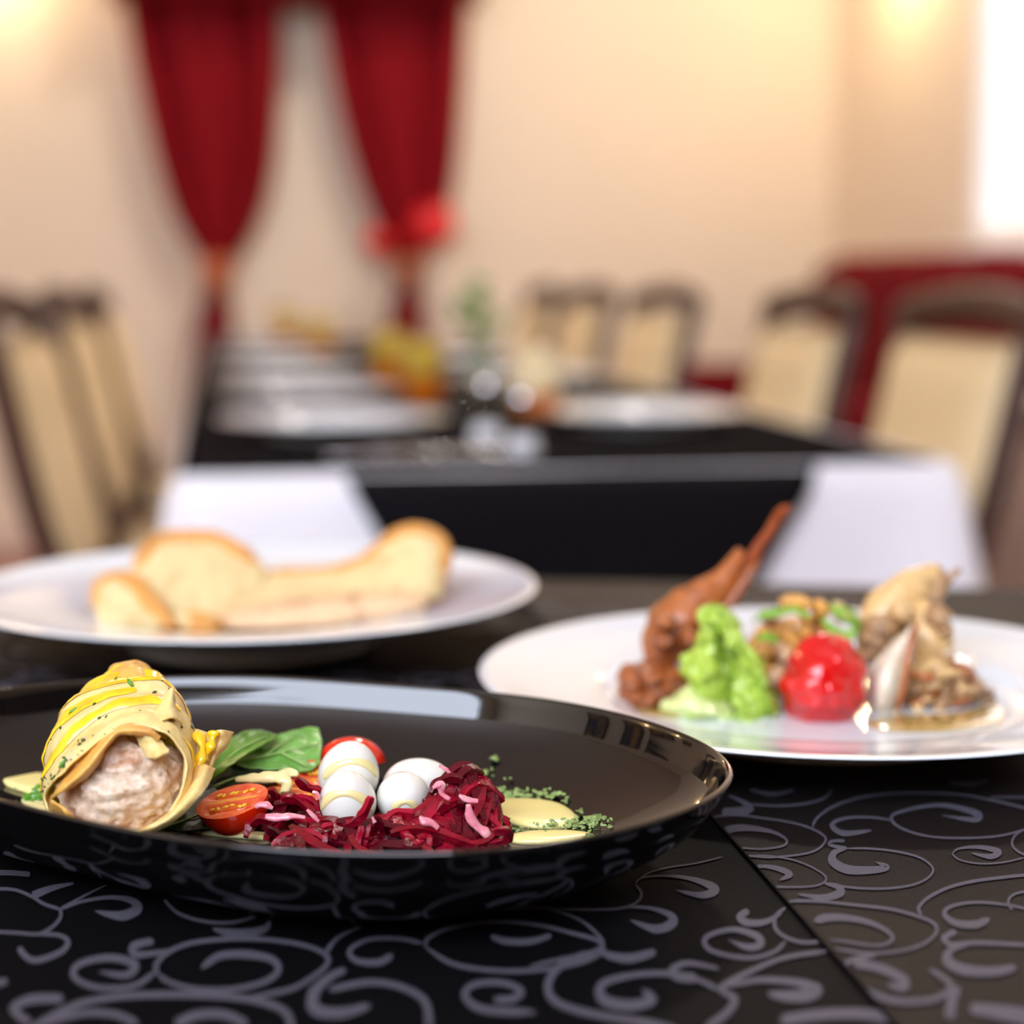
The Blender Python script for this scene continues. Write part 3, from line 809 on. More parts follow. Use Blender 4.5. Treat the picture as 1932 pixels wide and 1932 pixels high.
B([24,30,40,46,40,26], (1260,545),(1200,575),(1145,630),(1150,690),(1240,705),(1350,678))
B([25], (1200,620),(1350,592),(1470,612),(1550,665),(1565,760))
B([28,26,22,18,16,16,16], (1430,490),(1380,518),(1300,512),(1275,475),(1340,435),(1450,430),(1540,447))
B([16], (1550,460),(1560,430),(1620,398),(1720,376),(1840,370),(1960,382),(2080,410),(2180,440),(2192,480),(2110,520),(1960,545),(1800,547),(1650,522),(1550,460))
B([20,26,26,20], (1790,422),(1840,440),(1930,442),(2010,420))
B([30,28,24,22,22,24,28,30], (1800,655),(1870,650),(1898,620),(1830,592),(1730,598),(1695,640),(1760,690),(1950,700))
B([26], (100,770),(250,685),(400,648),(600,637),(800,642),(950,662),(1045,705),(1065,790))
B([36,34,30,26], (230,650),(110,655),(50,690),(110,740))
B([36,34,32,30], (640,745),(720,712),(820,710),(900,745))
B([26], (160,740),(300,705),(420,710),(500,745))
B([20], (-20,190),(50,192),(110,197))
B([26], (-10,600),(10,590),(25,585))
def to_px(p):
    d = p - Vector((0, 0, CAM_Z)); zf = d.y * _c - d.z * _s
    return (966 + F_PX * d.x / zf, 966 - F_PX * (d.y * _s + d.z * _c) / zf) if zf > .05 else (0, 9999)
STROKES = []                                            # rows of (left, centre, right) points on the table plane
for ox, oy, k, ws, pts in SCROLL:
    cp = [Vector((ox + x / k, oy + y / k)) for x, y in pts]
    n = 10 * len(cp); wl = ws if len(ws) > 1 else ws * 2
    row = []
    for i in range(n):
        t = i / (n - 1)
        c = cr(cp, t * (len(cp) - 1)); c2 = cr(cp, min(t + .01, 1) * (len(cp) - 1)) - cr(cp, max(t - .01, 0) * (len(cp) - 1))
        d = Vector((-c2.y, c2.x)).normalized() if c2.length > 1e-6 else Vector((0, 1))
        x = t * (len(wl) - 1); j = min(int(x), len(wl) - 2); wd = (wl[j] + (wl[j + 1] - wl[j]) * (x - j)) / k * .5
        wd *= min(1, .35 + 12 * t, .35 + 12 * (1 - t))
        row.append([P(z.x, z.y, NZ) for z in (c + d * wd, c, c - d * wd)])
    STROKES.append(row)
# the same repeat of the weave over the rest of the cloth
first_n = len(STROKES)
for ti in (-2, -1, 0, 1, 2):
    for tj in (-2, -1, 0, 1, 2, 3):
        if ti == 0 and tj == 0: continue
        off = Vector((ti * .37 + (.1 if tj % 2 else 0), tj * .175, 0))
        for row in STROKES[:first_n]:
            cen = [r[1] + off for r in row[::3]]
            loc = [((q - nc).dot(ND), (q - nc).dot(NN)) for q in cen]
            if any(abs(x) > .57 or abs(y) > .415 for x, y in loc): continue
            pp = [to_px(q) for q in cen]
            if any(-40 < u < 1972 and 1440 < v < 1990 for u, v in pp): continue
            STROKES.append([[z + off for z in r] for r in row])
def scroll_geo(over):
    V, Fc = [], []
    for row in STROKES:
        right = sum(side_of(r[1].x, r[1].y) > 0 for r in row) > len(row) / 2
        if right != over: continue
        base = len(V); zf = over_z if over else cloth_z
        for r in row:
            for q in r:
                d = side_of(q.x, q.y); q2 = q
                if over and d < 0: q2 = q - cn * (d - .0003)
                if not over and d > 0: q2 = q - cn * (d + .0003)
                V.append(Vector((q2.x, q2.y, zf(q2.x, q2.y) + .00045)))
        for i in range(len(row) - 1):
            for s_ in (0, 1): a = base + i * 3 + s_; Fc.append((a, a + 1, a + 4, a + 3))
    return V, Fc
for cl_, ov in ((nclth, False), (oclth, True)):
    so = link('woven_scrolls', mesh(*scroll_geo(ov)), M['scroll'], cl_, True); so['kind'] = 'stuff'

# ================================================================== WHITE PLATES ON THE NEAR TABLE
def served_plate(name, label, c, R, h, flat):
    prof = smooth_prof(plate_prof(R, h, flat), 4)
    return tag(link(name, lathe(prof, 96), M['porcelain']), label, 'plate'), c
o, c = served_plate('pasta_plate', 'wide white plate of toasted bread at the back left of the near table', Vector((-.140, .943, NZ + .001)), .1535, .031, .42); o.location = c
LPC = c
o, c = served_plate('dinner_plate', 'wide white plate of roast meat and salad on the right of the near table', Vector((.1335, .767, NZ + .002)), .1481, .0225, .50); o.location = c
RPC = c
RZ = NZ + .002 + .0225 * .25                      # floor of the right plate
LZ = NZ + .001 + .031 * .25

# ================================================================== BLACK PLATE (rounded oblong, upturned wall)
RIMZ = .7865
rim_px = [(0,1511.6),(145,1549.6),(362,1589.5),(700,1616.7),(800,1617.5),(960,1612.6),(1121,1587),(1217,1561),(1313.5,1529),(1384,1494),(1397,1468),(1390.5,1449),(1345.6,1413.7),
          (1249,1375),(1121,1340),(960,1316),(800,1303),(640,1291),(471,1281.5),(300,1284),(90,1294),(0,1308.7)]
rim_w = [P(u, v, RIMZ) for u, v in rim_px] + [Vector(q) for q in ((-.227, .647, RIMZ), (-.238, .618, RIMZ), (-.225, .584, RIMZ), (-.193, .552, RIMZ))]
BC = Vector((-.083, .584, 0))
def polar_fit():
    an = sorted([(math.atan2(p.y - BC.y, p.x - BC.x), math.hypot(p.x - BC.x, p.y - BC.y)) for p in rim_w])
    n = 360; r = []
    for i in range(n):
        a = -PI + 2 * PI * i / n
        prev = None
        ext = [(an[-1][0] - 2 * PI, an[-1][1])] + an + [(an[0][0] + 2 * PI, an[0][1])]
        for q in range(len(ext) - 1):
            if ext[q][0] <= a <= ext[q + 1][0]:
                k = (a - ext[q][0]) / max(ext[q + 1][0] - ext[q][0], 1e-9)
                r.append(ext[q][1] + (ext[q + 1][1] - ext[q][1]) * k); break
    for it in range(3):
        kk = 7
        r = [sum(r[(i + j) % n] for j in range(-kk, kk + 1)) / (2 * kk + 1) for i in range(n)]
    return r
RF = polar_fit()
def Rf(a):
    x = (a + PI) / (2 * PI) * 360; i = int(math.floor(x)); k = x - i
    return RF[i % 360] * (1 - k) + RF[(i + 1) % 360] * k
BZ = NZ + .0095                                    # floor of the black plate
def black_plate():
    n = 240; rings = []
    prof = [(None, -.002), (.058, -.002), (.056, -.0085), (.051, -.0085), (.047, -.003), (.038, .0005), (.024, .0065), (.011, .0135), (.004, .0210), (.0008, .0264), (0, .0275), (.0006, .0284), (.0018, .0282), (.0030, .0262), (.0048, .0215), (.0072, .0160), (.0112, .0112), (.0165, .0072), (.0220, .0040), (.0268, .0014), (.0300, .0003), (.033, 0), (.038, 0), (None, 0)]
    for wdt, z in prof:
        ring = []
        for j in range(n):
            a = 2 * PI * j / n - PI; R = Rf(a)
            if wdt is None: r = R * .02
            else: r = R - wdt * (0.55 + 0.45 * R / .15)
            ring.append(Vector((BC.x + r * math.cos(a), BC.y + r * math.sin(a), BZ + z)))
        rings.append(ring)
    # refine between profile rings
    fine = []
    for i in range(len(rings) - 1):
        steps = 1 if prof[i][0] is None or prof[i + 1][0] is None else 4
        for s_ in range(steps):
            fine.append([cr([rings[q][j] for q in range(max(i - 1, 0), min(i + 3, len(rings)))], (i - max(i - 1, 0)) + s_ / steps) if steps > 1 and prof[max(i-1,0)][0] is not None and prof[min(i+2,len(prof)-1)][0] is not None else rings[i][j].lerp(rings[i + 1][j], s_ / steps) for j in range(n)])
    fine.append(rings[-1])
    return rings_geo(fine)
from mathutils.bvhtree import BVHTree
_bg = black_plate()
_bvh = BVHTree.FromPolygons(_bg[0], _bg[1])
def on_plate(u, v):
    h = _bvh.ray_cast(Vector((0, 0, CAM_Z)), ray(u, v).normalized()); return (h[0], h[1]) if h[0] else (P(u, v, BZ), Vector((0, 0, 1)))
tag(link('black_plate', mesh(*_bg), M['black_glaze'], None, True), 'glossy black oblong plate with upturned rim in the foreground', 'plate')

# ================================================================== FOOD MATERIALS
M['phyllo'] = mat('phyllo_pastry', (238, 196, 112), 0.42, var=[(246, 214, 142), (220, 152, 62)], vscale=55, contrast=.3, bump=.25, bscale=220, sss=.35, sssr=(1, .7, .35), coat=.15, coat_r=.2)
M['phyllo_brown'] = mat('phyllo_browned', (220, 146, 56), 0.38, var=[(234, 176, 86), (196, 108, 34)], vscale=60, contrast=.3, bump=.2, bscale=300, sss=.25, sssr=(1, .6, .25), coat=.2, coat_r=.2)
M['filling'] = mat('pale_meat_filling', (200, 160, 124), 0.4, var=[(232, 208, 182), (166, 110, 70)], vscale=95, contrast=.2, bump=.5, bscale=320, sss=.3, sssr=(1, .55, .4), coat=.12, coat_r=.15)
M['saffron'] = mat('yellow_glaze', (246, 186, 2), 0.25, var=[(255, 206, 30), (236, 164, 0)], vscale=70, coat=.5, coat_r=.1, sss=.2, sssr=(1, .7, .1))
M['herb_dark'] = mat('dried_herb_dark', (58, 76, 34), 0.7)
M['herb'] = mat('chopped_parsley', (110, 140, 66), 0.6, var=[(146, 168, 98), (78, 112, 40)], vscale=300)
M['spinach'] = mat('spinach_leaf', (98, 156, 60), 0.36, var=[(118, 174, 80), (76, 134, 42)], vscale=60, bump=.3, bscale=160, coat=.08, coat_r=.3, sss=.1)
M['spinach_dark'] = mat('spinach_leaf_dark', (64, 122, 18), 0.36, var=[(84, 146, 30), (44, 96, 10)], vscale=50, bump=.3, bscale=160, coat=.12, coat_r=.2)
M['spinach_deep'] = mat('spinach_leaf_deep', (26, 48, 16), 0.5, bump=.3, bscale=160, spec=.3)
M['rib'] = mat('leaf_vein', (142, 178, 96), 0.4)
M['tomato'] = mat('tomato_skin', (214, 22, 2), 0.14, var=[(226, 44, 4)], vscale=30, coat=.5, coat_r=.05)
M['tomato_flesh'] = mat('tomato_flesh', (226, 72, 40), 0.25, var=[(240, 112, 62), (206, 44, 24)], vscale=120, coat=.5, coat_r=.1, sss=.3, sssr=(1, .3, .15))
M['tomato_gel'] = mat('tomato_gel', (216, 62, 26), 0.12, var=[(230, 110, 30)], vscale=160, coat=.7)
M['tomato_core'] = mat('tomato_core', (246, 176, 66), 0.3, var=[(240, 140, 54)], vscale=120)
M['seed'] = mat('tomato_seed', (244, 190, 40), 0.25, coat=.5)
M['egg'] = mat('boiled_egg_white', (232, 230, 220), 0.22, sss=.25, sssr=(1, .9, .75), coat=.4, coat_r=.12)
M['egg_sauce'] = mat('creamy_egg_sauce', (240, 222, 158), 0.22, coat=.4, coat_r=.1, sss=.2)
M['sauce'] = mat('yellow_cream_sauce', (254, 232, 140), 0.22, var=[(255, 238, 160)], vscale=40, coat=.4, coat_r=.08)
M['pink'] = mat('pink_dressing', (240, 164, 172), 0.22, var=[(228, 130, 146), (250, 200, 196)], vscale=160, coat=.4, coat_r=.1, sss=.2)
for i, c_ in enumerate(((136, 2, 28), (94, 0, 20), (166, 12, 44))):
    M['beet%d' % i] = mat('beetroot_%d' % i, c_, 0.27, var=[tuple(int(x * .72) for x in c_)], vscale=130, contrast=.2, bump=.35, bscale=420, spec=.3, coat=.08, coat_r=.2, sss=.15, sssr=(1, .1, .1))
M['toast_crumb'] = mat('toast_crumb', (210, 184, 126), 0.7, var=[(224, 202, 148), (184, 142, 80)], vscale=70, bump=.5, bscale=180, contrast=.3)
M['toast_crust'] = mat('toast_crust', (196, 124, 48), 0.6, var=[(212, 152, 76), (160, 86, 26)], vscale=55, bump=.4, bscale=120, contrast=.3)
M['toast_base'] = mat('toast_speckled', (206, 158, 112), 0.6, var=[(224, 188, 146), (168, 112, 66)], vscale=70, bump=.4, bscale=120, contrast=.25)
M['roast'] = mat('roast_meat_brown', (132, 62, 24), 0.4, var=[(178, 100, 44), (80, 34, 14)], vscale=60, contrast=.28, bump=.5, bscale=150, coat=.35, coat_r=.2)
M['roast_dark'] = mat('roast_meat_dark', (116, 54, 24), 0.4, var=[(160, 88, 42), (60, 26, 12)], vscale=70, contrast=.25, bump=.5, bscale=150, coat=.35, coat_r=.2)
M['bone'] = mat('roast_bone', (158, 74, 26), 0.55, var=[(124, 52, 16)], vscale=90, bump=.3, bscale=200, spec=.3)
M['fowl'] = mat('pale_roast_fowl', (196, 152, 94), 0.35, var=[(224, 186, 126), (140, 100, 68)], vscale=55, contrast=.25, bump=.4, bscale=140, coat=.35, coat_r=.2)
M['fowl_dark'] = mat('grey_fowl_skin', (142, 104, 70), 0.38, var=[(182, 142, 98), (88, 60, 40)], vscale=70, contrast=.25, bump=.4, bscale=160, coat=.4, coat_r=.2)
M['lettuce'] = mat('lettuce_green', (136, 168, 30), 0.35, var=[(170, 196, 74), (70, 112, 10)], vscale=55, contrast=.3, bump=.5, bscale=120, coat=.25, coat_r=.2)
M['lettuce_pale'] = mat('lettuce_pale_rib', (212, 222, 132), 0.35, var=[(224, 232, 164), (190, 210, 96)], vscale=50, bump=.3, bscale=120, sss=.2, coat=.25)
M['arugula'] = mat('green_salad_leaf', (110, 160, 40), 0.4, var=[(140, 184, 66)], vscale=60, sss=.1)
M['baked_tomato'] = mat('baked_tomato_skin', (196, 2, 10), 0.18, var=[(212, 10, 14), (168, 0, 6)], vscale=40, bump=.4, bscale=60, coat=.6, coat_r=.08)
M['crumble'] = mat('golden_fried_crumb', (206, 138, 50), 0.5, var=[(230, 174, 84), (160, 92, 28)], vscale=150, contrast=.2, bump=.4, bscale=200, coat=.2)
M['onion'] = mat('translucent_onion', (222, 206, 178), 0.25, var=[(232, 220, 200), (204, 180, 140)], vscale=40, sss=.5, coat=.4, coat_r=.12, stretch=(3, 3, .6))
M['oil'] = mat('golden_oil', (214, 178, 84), 0.06, trans=.55, ior=1.45, coat=.5)

def copyo(o, parent=None):
    q = o.copy(); C.objects.link(q); q.parent = parent; return q

# ================================================================== PHYLLO PARCEL
DOFF = -.013                                   # foods on the black plate
prng = [   # rings from the open mouth (front) to the folded tip; 8 control points: L, UL, T, UR, R, LR, B, LL as (u, v, D)
    [(98,1508,.566),(140,1452,.560),(226,1384,.566),(302,1392,.566),(338,1440,.564),(328,1506,.558),(262,1562,.552),(140,1556,.556)],
    [(95,1490,.574),(134,1432,.571),(232,1364,.575),(312,1376,.574),(350,1440,.572),(340,1512,.566),(264,1564,.560),(136,1554,.566)],
    [(93,1452,.588),(132,1382,.585),(236,1330,.589),(334,1350,.588),(362,1436,.588),(350,1516,.584),(262,1556,.580),(120,1548,.582)],
    [(102,1402,.602),(138,1332,.601),(238,1300,.603),(330,1316,.602),(360,1420,.604),(346,1512,.604),(258,1550,.604),(116,1530,.602)],
    [(128,1362,.614),(168,1300,.614),(240,1276,.616),(308,1288,.615),(344,1392,.617),(330,1490,.620),(252,1530,.622),(132,1502,.618)],
    [(168,1322,.622),(196,1276,.623),(244,1260,.624),(288,1272,.623),(316,1350,.626),(306,1440,.630),(250,1480,.632),(166,1440,.627)],
    [(206,1296,.628),(222,1266,.628),(246,1258,.628),(270,1266,.628),(288,1310,.630),(280,1370,.632),(248,1400,.634),(208,1370,.630)]]
prng = [gg(r) for r in prng]
def parcel_S(a, th, lift=0.0):
    """a: 0 mouth .. 1 tip, th: angle index 0..8 (0 = left, 2 = top, 4 = right)"""
    def raw(a, th):
        pts = [crc(r, th) for r in prng]
        return cr(pts, max(0, min(1, a)) * (len(prng) - 1))
    p = raw(a, th)
    du = raw(a, th + .05) - raw(a, th - .05); da = raw(min(a + .02, 1), th) - raw(max(a - .02, 0), th)
    n = du.cross(da)
    n = n.normalized() if n.length > 1e-12 else Vector((0, 0, 1))
    c = cr([sum(r, Vector()) / 8 for r in prng], max(0, min(1, a)) * (len(prng) - 1))
    if n.dot(p - c) < 0: n = -n
    wr = .0007 * math.sin(a * 34 + 1.6 * math.sin(th * 1.3) + th * .9) + .0006 * fbm(p * 160)
    step = 0
    for e in (.16, .42, .66): 
        x = a - e - .03 * math.sin(th * 2.1 + e * 9); step += .0011 * (1 - 1 / (1 + math.exp(-x * 90)))
    return p + n * (wr + step * .6 + lift)
NTH, NA = 96, 64
V = [parcel_S(i / NA, 8 * j / NTH) for i in range(NA + 1) for j in range(NTH)]
Fc = [(i * NTH + j, i * NTH + (j + 1) % NTH, (i + 1) * NTH + (j + 1) % NTH, (i + 1) * NTH + j) for i in range(NA) for j in range(NTH)]
V.append(sum((V[NA * NTH + j] for j in range(NTH)), Vector()) / NTH)
Fc += [(len(V) - 1, NA * NTH + j, NA * NTH + (j + 1) % NTH) for j in range(NTH)]
pbase = P(235, 1560, BZ); pbase.y = .598
par = thing('phyllo_parcel', 'golden phyllo pastry parcel filled with pale meat at the left of the black plate', 'pastry', Vector((PD(235, 1500, .598).x, .598 + DOFF, BZ)))
o = link('pastry_wrap', mesh(V, Fc), M['phyllo'], par, True); o.modifiers.new('thickness', 'SOLIDIFY').thickness = .0006
# filling, lumpy, bulging out of the mouth
fv, ff = blob_geo(PD(230, 1480, .574), (.0205, .017, .0175), (0, 0, .1), .10, 2.2, 4, 5)
fv = [v + (v - PD(230, 1480, .59)).normalized() * (.0016 * fbm(v * 330) + .0012 * noise.noise(v * 700)) for v in fv]
link('filling', mesh(fv, ff), M['filling'], par, True)
random.seed(11)
for k in range(16):
    u, v = random.uniform(165, 300), random.uniform(1450, 1545)
    D = .5675 - .006 * (1 - ((u - 232) / 90) ** 2 - ((v - 1490) / 70) ** 2) 
    link('meat_shred', mesh(*blob_geo(PD(u, v, D + .0026), (random.uniform(.003, .0062), .0022, random.uniform(.0015, .003)), (random.uniform(-.5, .5), random.uniform(-1, 1), 0), .35, 2.2, k, 3)), M['filling'], par, True)
# folds of the wrapper
def fold(name, rows, m, th=.0007, amp=.0005, seed=0, nu=22, nv=26):
    return link(name, mesh(*patch_geo([gg(r) for r in rows], nu, nv, th, amp, 220, seed)), m, par, True)
fold('pastry_fold', [[(95,1509,.560),(96,1506,.556),(98,1503,.560)], [(97,1506,.558),(118,1490,.5525),(150,1476,.557)], [(134,1452,.566),(158,1452,.553),(182,1446,.556)],
     [(176,1408,.568),(192,1410,.556),(206,1404,.559)], [(217,1374,.572),(221,1380,.560),(225,1386,.561)], [(248,1363,.574),(252,1374,.561),(252,1386,.561)], [(286,1372,.574),(284,1380,.561),(276,1388,.562)],
     [(306,1390,.572),(300,1394,.562),(294,1398,.563)]], M['phyllo_brown'], nv=48)
fold('pastry_fold', [[(96,1509,.558),(97,1511,.556),(98,1512,.556)], [(98,1524,.560),(116,1524,.552),(132,1532,.553)], [(104,1542,.562),(130,1545,.553),(150,1556,.554)], [(108,1556,.564),(140,1560,.556),(166,1568,.557)]], M['phyllo_brown'])
fold('pastry_fold', [[(246,1572,.556),(256,1568,.548),(270,1572,.549)], [(284,1560,.556),(306,1550,.548),(322,1552,.550)], [(322,1530,.562),(346,1516,.553),(366,1512,.556)], [(344,1492,.570),(372,1478,.563),(392,1482,.566)],
     [(360,1452,.580),(386,1444,.573),(403,1452,.576)]], M['phyllo'], th=.0009)
fold('pastry_fold', [[(356,1372,.600),(376,1377,.594),(398,1384,.598),(416,1377,.590),(441,1381,.596)], [(358,1400,.598),(376,1404,.590),(396,1408,.595),(412,1404,.588),(430,1402,.592)],
     [(360,1436,.596),(374,1436,.588),(388,1438,.592),(400,1436,.586),(412,1424,.590)], [(360,1470,.592),(370,1468,.584),(382,1466,.588),(392,1460,.584),(398,1448,.588)]], M['phyllo'], seed=4)
fold('pastry_fold', [[(254,1386,.5665),(280,1389,.562),(304,1396,.564)], [(262,1402,.565),(290,1408,.561),(316,1412,.562)], [(276,1424,.563),(296,1426,.558),(318,1418,.560)], [(280,1430,.562),(288,1430,.559),(300,1426,.560)]], M['phyllo'])
fold('pastry_tip', [[(206,1264,.634),(216,1254,.632),(240,1249,.630),(262,1248,.630),(282,1262,.631),(294,1290,.632)], [(196,1276,.628),(214,1268,.622),(240,1262,.618),(264,1262,.618),(284,1274,.621),(297,1296,.626)],
     [(182,1296,.622),(208,1288,.616),(240,1280,.612),(268,1280,.612),(290,1290,.616),(300,1304,.622)]], M['phyllo_brown'], seed=6)
# loose layer standing off at the upper right
fold('pastry_fold', [[(298,1330,.594),(310,1316,.590),(325,1299,.592),(324,1312,.594)], [(290,1346,.584),(306,1338,.580),(322,1326,.582),(332,1336,.588)], [(276,1362,.576),(300,1362,.573),(324,1356,.575),(344,1366,.580)]], M['phyllo'], seed=7)
# saffron glaze in bands across the wrap
def band(a0, th0, th1, wd, seed, lift=.0008, tilt=0.0):
    n, mm = 46, 8; V, Fc = [], []
    for i in range(n + 1):
        t = i / n; th = th0 + (th1 - th0) * t
        ww = wd * (0.55 + .45 * math.sin(PI * t) ** .5) * (1 + .45 * noise.noise(Vector((th * 1.7, seed * 3.1, 0))))
        aa = a0 + tilt * (t - .5) + .03 * noise.noise(Vector((th * .9, seed * 7.7, 2)))
        for j in range(mm + 1):
            x = j / mm * 2 - 1
            V.append(parcel_S(aa + x * ww, th, lift * (1 - x ** 4) * min(1, 8 * t, 8 * (1 - t)) + .0002))
    for i in range(n):
        for j in range(mm): a = i * (mm + 1) + j; Fc.append((a, a + 1, a + mm + 2, a + mm + 1))
    link('saffron_glaze', mesh(V, Fc), M['saffron'], par, True)
band(.78, .1, 3.9, .14, 1)
band(.60, .0, 3.3, .07, 2, tilt=-.04)
band(.44, -.3, 2.2, .036, 3, tilt=.05)
band(.29, -.3, 3.0, .032, 4, tilt=.10)
band(.55, 2.7, 4.5, .05, 5, tilt=-.22)
band(.38, 3.3, 4.8, .045, 6, tilt=-.05)
band(.22, 3.4, 4.9, .028, 7)
band(.68, 3.0, 4.6, .05, 8, tilt=-.1)
# yellow streaks on the crisp flap
for k, r in enumerate(([(372,1382,.5885),(382,1410,.5835),(376,1440,.580),(372,1462,.577)], [(404,1380,.588),(398,1404,.585),(386,1432,.583)])):
    link('saffron_glaze', mesh(*tube_geo(samples(gg(r), 16), [.0016 + .0008 * math.sin(i * .9) for i in range(16)], 8, .6)), M['saffron'], par, True)
# dried herb flecks stuck to the wrap
def flecks(pts, size, seed, aspect=.5):
    random.seed(seed); V, Fc = [], []
    for p, n in pts:
        n = n.normalized(); a = n.cross(Vector((random.uniform(-1, 1), random.uniform(-1, 1), random.uniform(-1, 1)))).normalized(); b = n.cross(a)
        s1 = size * random.uniform(.5, 1.6); s2 = s1 * random.uniform(.3, 1) * aspect * 1.6; o_ = len(V)
        top = p + n * (size * .28)
        ring = [p + a * (s1 * math.cos(x)) + b * (s2 * math.sin(x)) * random.uniform(.6, 1.2) for x in (0, 1.2, 2.3, 3.3, 4.4, 5.3)]
        V += ring + [top + (q - p) * .7 + n * random.uniform(0, size * .35) for q in ring]
        Fc += [tuple(o_ + i for i in (0, 5, 4, 3, 2, 1)), tuple(o_ + 6 + i for i in range(6))] + [(o_ + i, o_ + (i + 1) % 6, o_ + 6 + (i + 1) % 6, o_ + 6 + i) for i in range(6)]
    return V, Fc
random.seed(5); hp = []
for k in range(70):
    a, th = random.uniform(.03, .85), random.uniform(.1, 3.4)
    if k < 25: a, th = random.uniform(.03, .22), random.uniform(.1, 1.4)
    p = parcel_S(a, th, .0004); hp.append((p, Vector((-.1 + .2 * (p.x > par.location.x), -.8, .6))))
o = link('herb_flecks', mesh(*flecks(hp, .0006, 8), smooth=False), M['herb_dark'], par, True); o['kind'] = 'stuff'
for k, (a, th) in enumerate(((.50, 2.1), (.60, 1.75), (.44, 1.1), (.86, 2.3), (.10, .9))):
    p = parcel_S(a, th, .0009)
    link('parsley_fleck', mesh(*flecks([(p, Vector((0, -.8, .5)))], .0014, 20 + k), smooth=False), M['spinach_dark'], par, True)

# ================================================================== SPINACH LEAVES
def leaf(name, label, rows, m, veins, amp=.0008, seed=0):
    R = [gg(r) for r in rows]
    o = link(name, mesh(*patch_geo(R, 30, 30, .0006, amp, 120, seed)), m, None, True); tag(o, label, 'leaf')
    for vn in veins:
        q = link('leaf_vein', mesh(*tube_geo(samples(gg(vn), 14), [.0006 - .0004 * i / 13 for i in range(14)], 6)), M['rib'], None)
        q.parent = o; q.data.transform(Matrix.Translation(-o.location))
    return o
leaf('spinach_leaf', 'broad light green spinach leaf behind the tomato halves', [[(436,1438,.634),(438,1440,.634),(442,1443,.633)], [(462,1419,.642),(470,1440,.635),(480,1448,.629)], [(500,1399,.650),(515,1430,.638),(530,1452,.628)],
     [(540,1382,.656),(560,1416,.642),(562,1456,.629)], [(580,1374,.660),(590,1410,.646),(586,1454,.632)], [(601,1377,.660),(607,1404,.650),(602,1438,.637)]], M['spinach'],
     [[(436,1438,.6325),(500,1426,.636),(560,1412,.6405),(604,1402,.647)], [(500,1426,.636),(530,1404,.644),(556,1388,.651)], [(530,1420,.638),(560,1436,.633),(580,1446,.630)]], seed=1)
leaf('spinach_leaf', 'narrow bright green spinach leaf between the pastry and the broad leaf', [[(392,1464,.612),(394,1468,.611),(398,1474,.610)], [(396,1436,.620),(412,1446,.614),(430,1450,.610)], [(420,1402,.634),(440,1420,.625),(462,1424,.620)],
     [(458,1382,.646),(480,1400,.637),(496,1402,.632)], [(492,1376,.654),(512,1384,.648),(526,1388,.644)]], M['spinach_dark'], [[(394,1468,.610),(440,1422,.6235),(480,1400,.635),(512,1385,.646)]], seed=2)
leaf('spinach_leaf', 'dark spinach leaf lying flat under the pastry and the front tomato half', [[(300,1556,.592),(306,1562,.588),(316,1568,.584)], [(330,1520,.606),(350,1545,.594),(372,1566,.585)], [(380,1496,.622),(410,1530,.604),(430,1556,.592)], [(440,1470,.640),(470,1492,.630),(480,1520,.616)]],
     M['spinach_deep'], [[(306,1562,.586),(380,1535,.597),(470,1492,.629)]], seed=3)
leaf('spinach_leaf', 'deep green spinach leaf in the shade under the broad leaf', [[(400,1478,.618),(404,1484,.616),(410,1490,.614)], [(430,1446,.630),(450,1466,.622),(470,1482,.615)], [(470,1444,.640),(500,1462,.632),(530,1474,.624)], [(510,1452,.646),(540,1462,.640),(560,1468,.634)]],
     M['spinach_deep'], [[(404,1484,.614),(460,1464,.621),(540,1462,.638)]], seed=4)

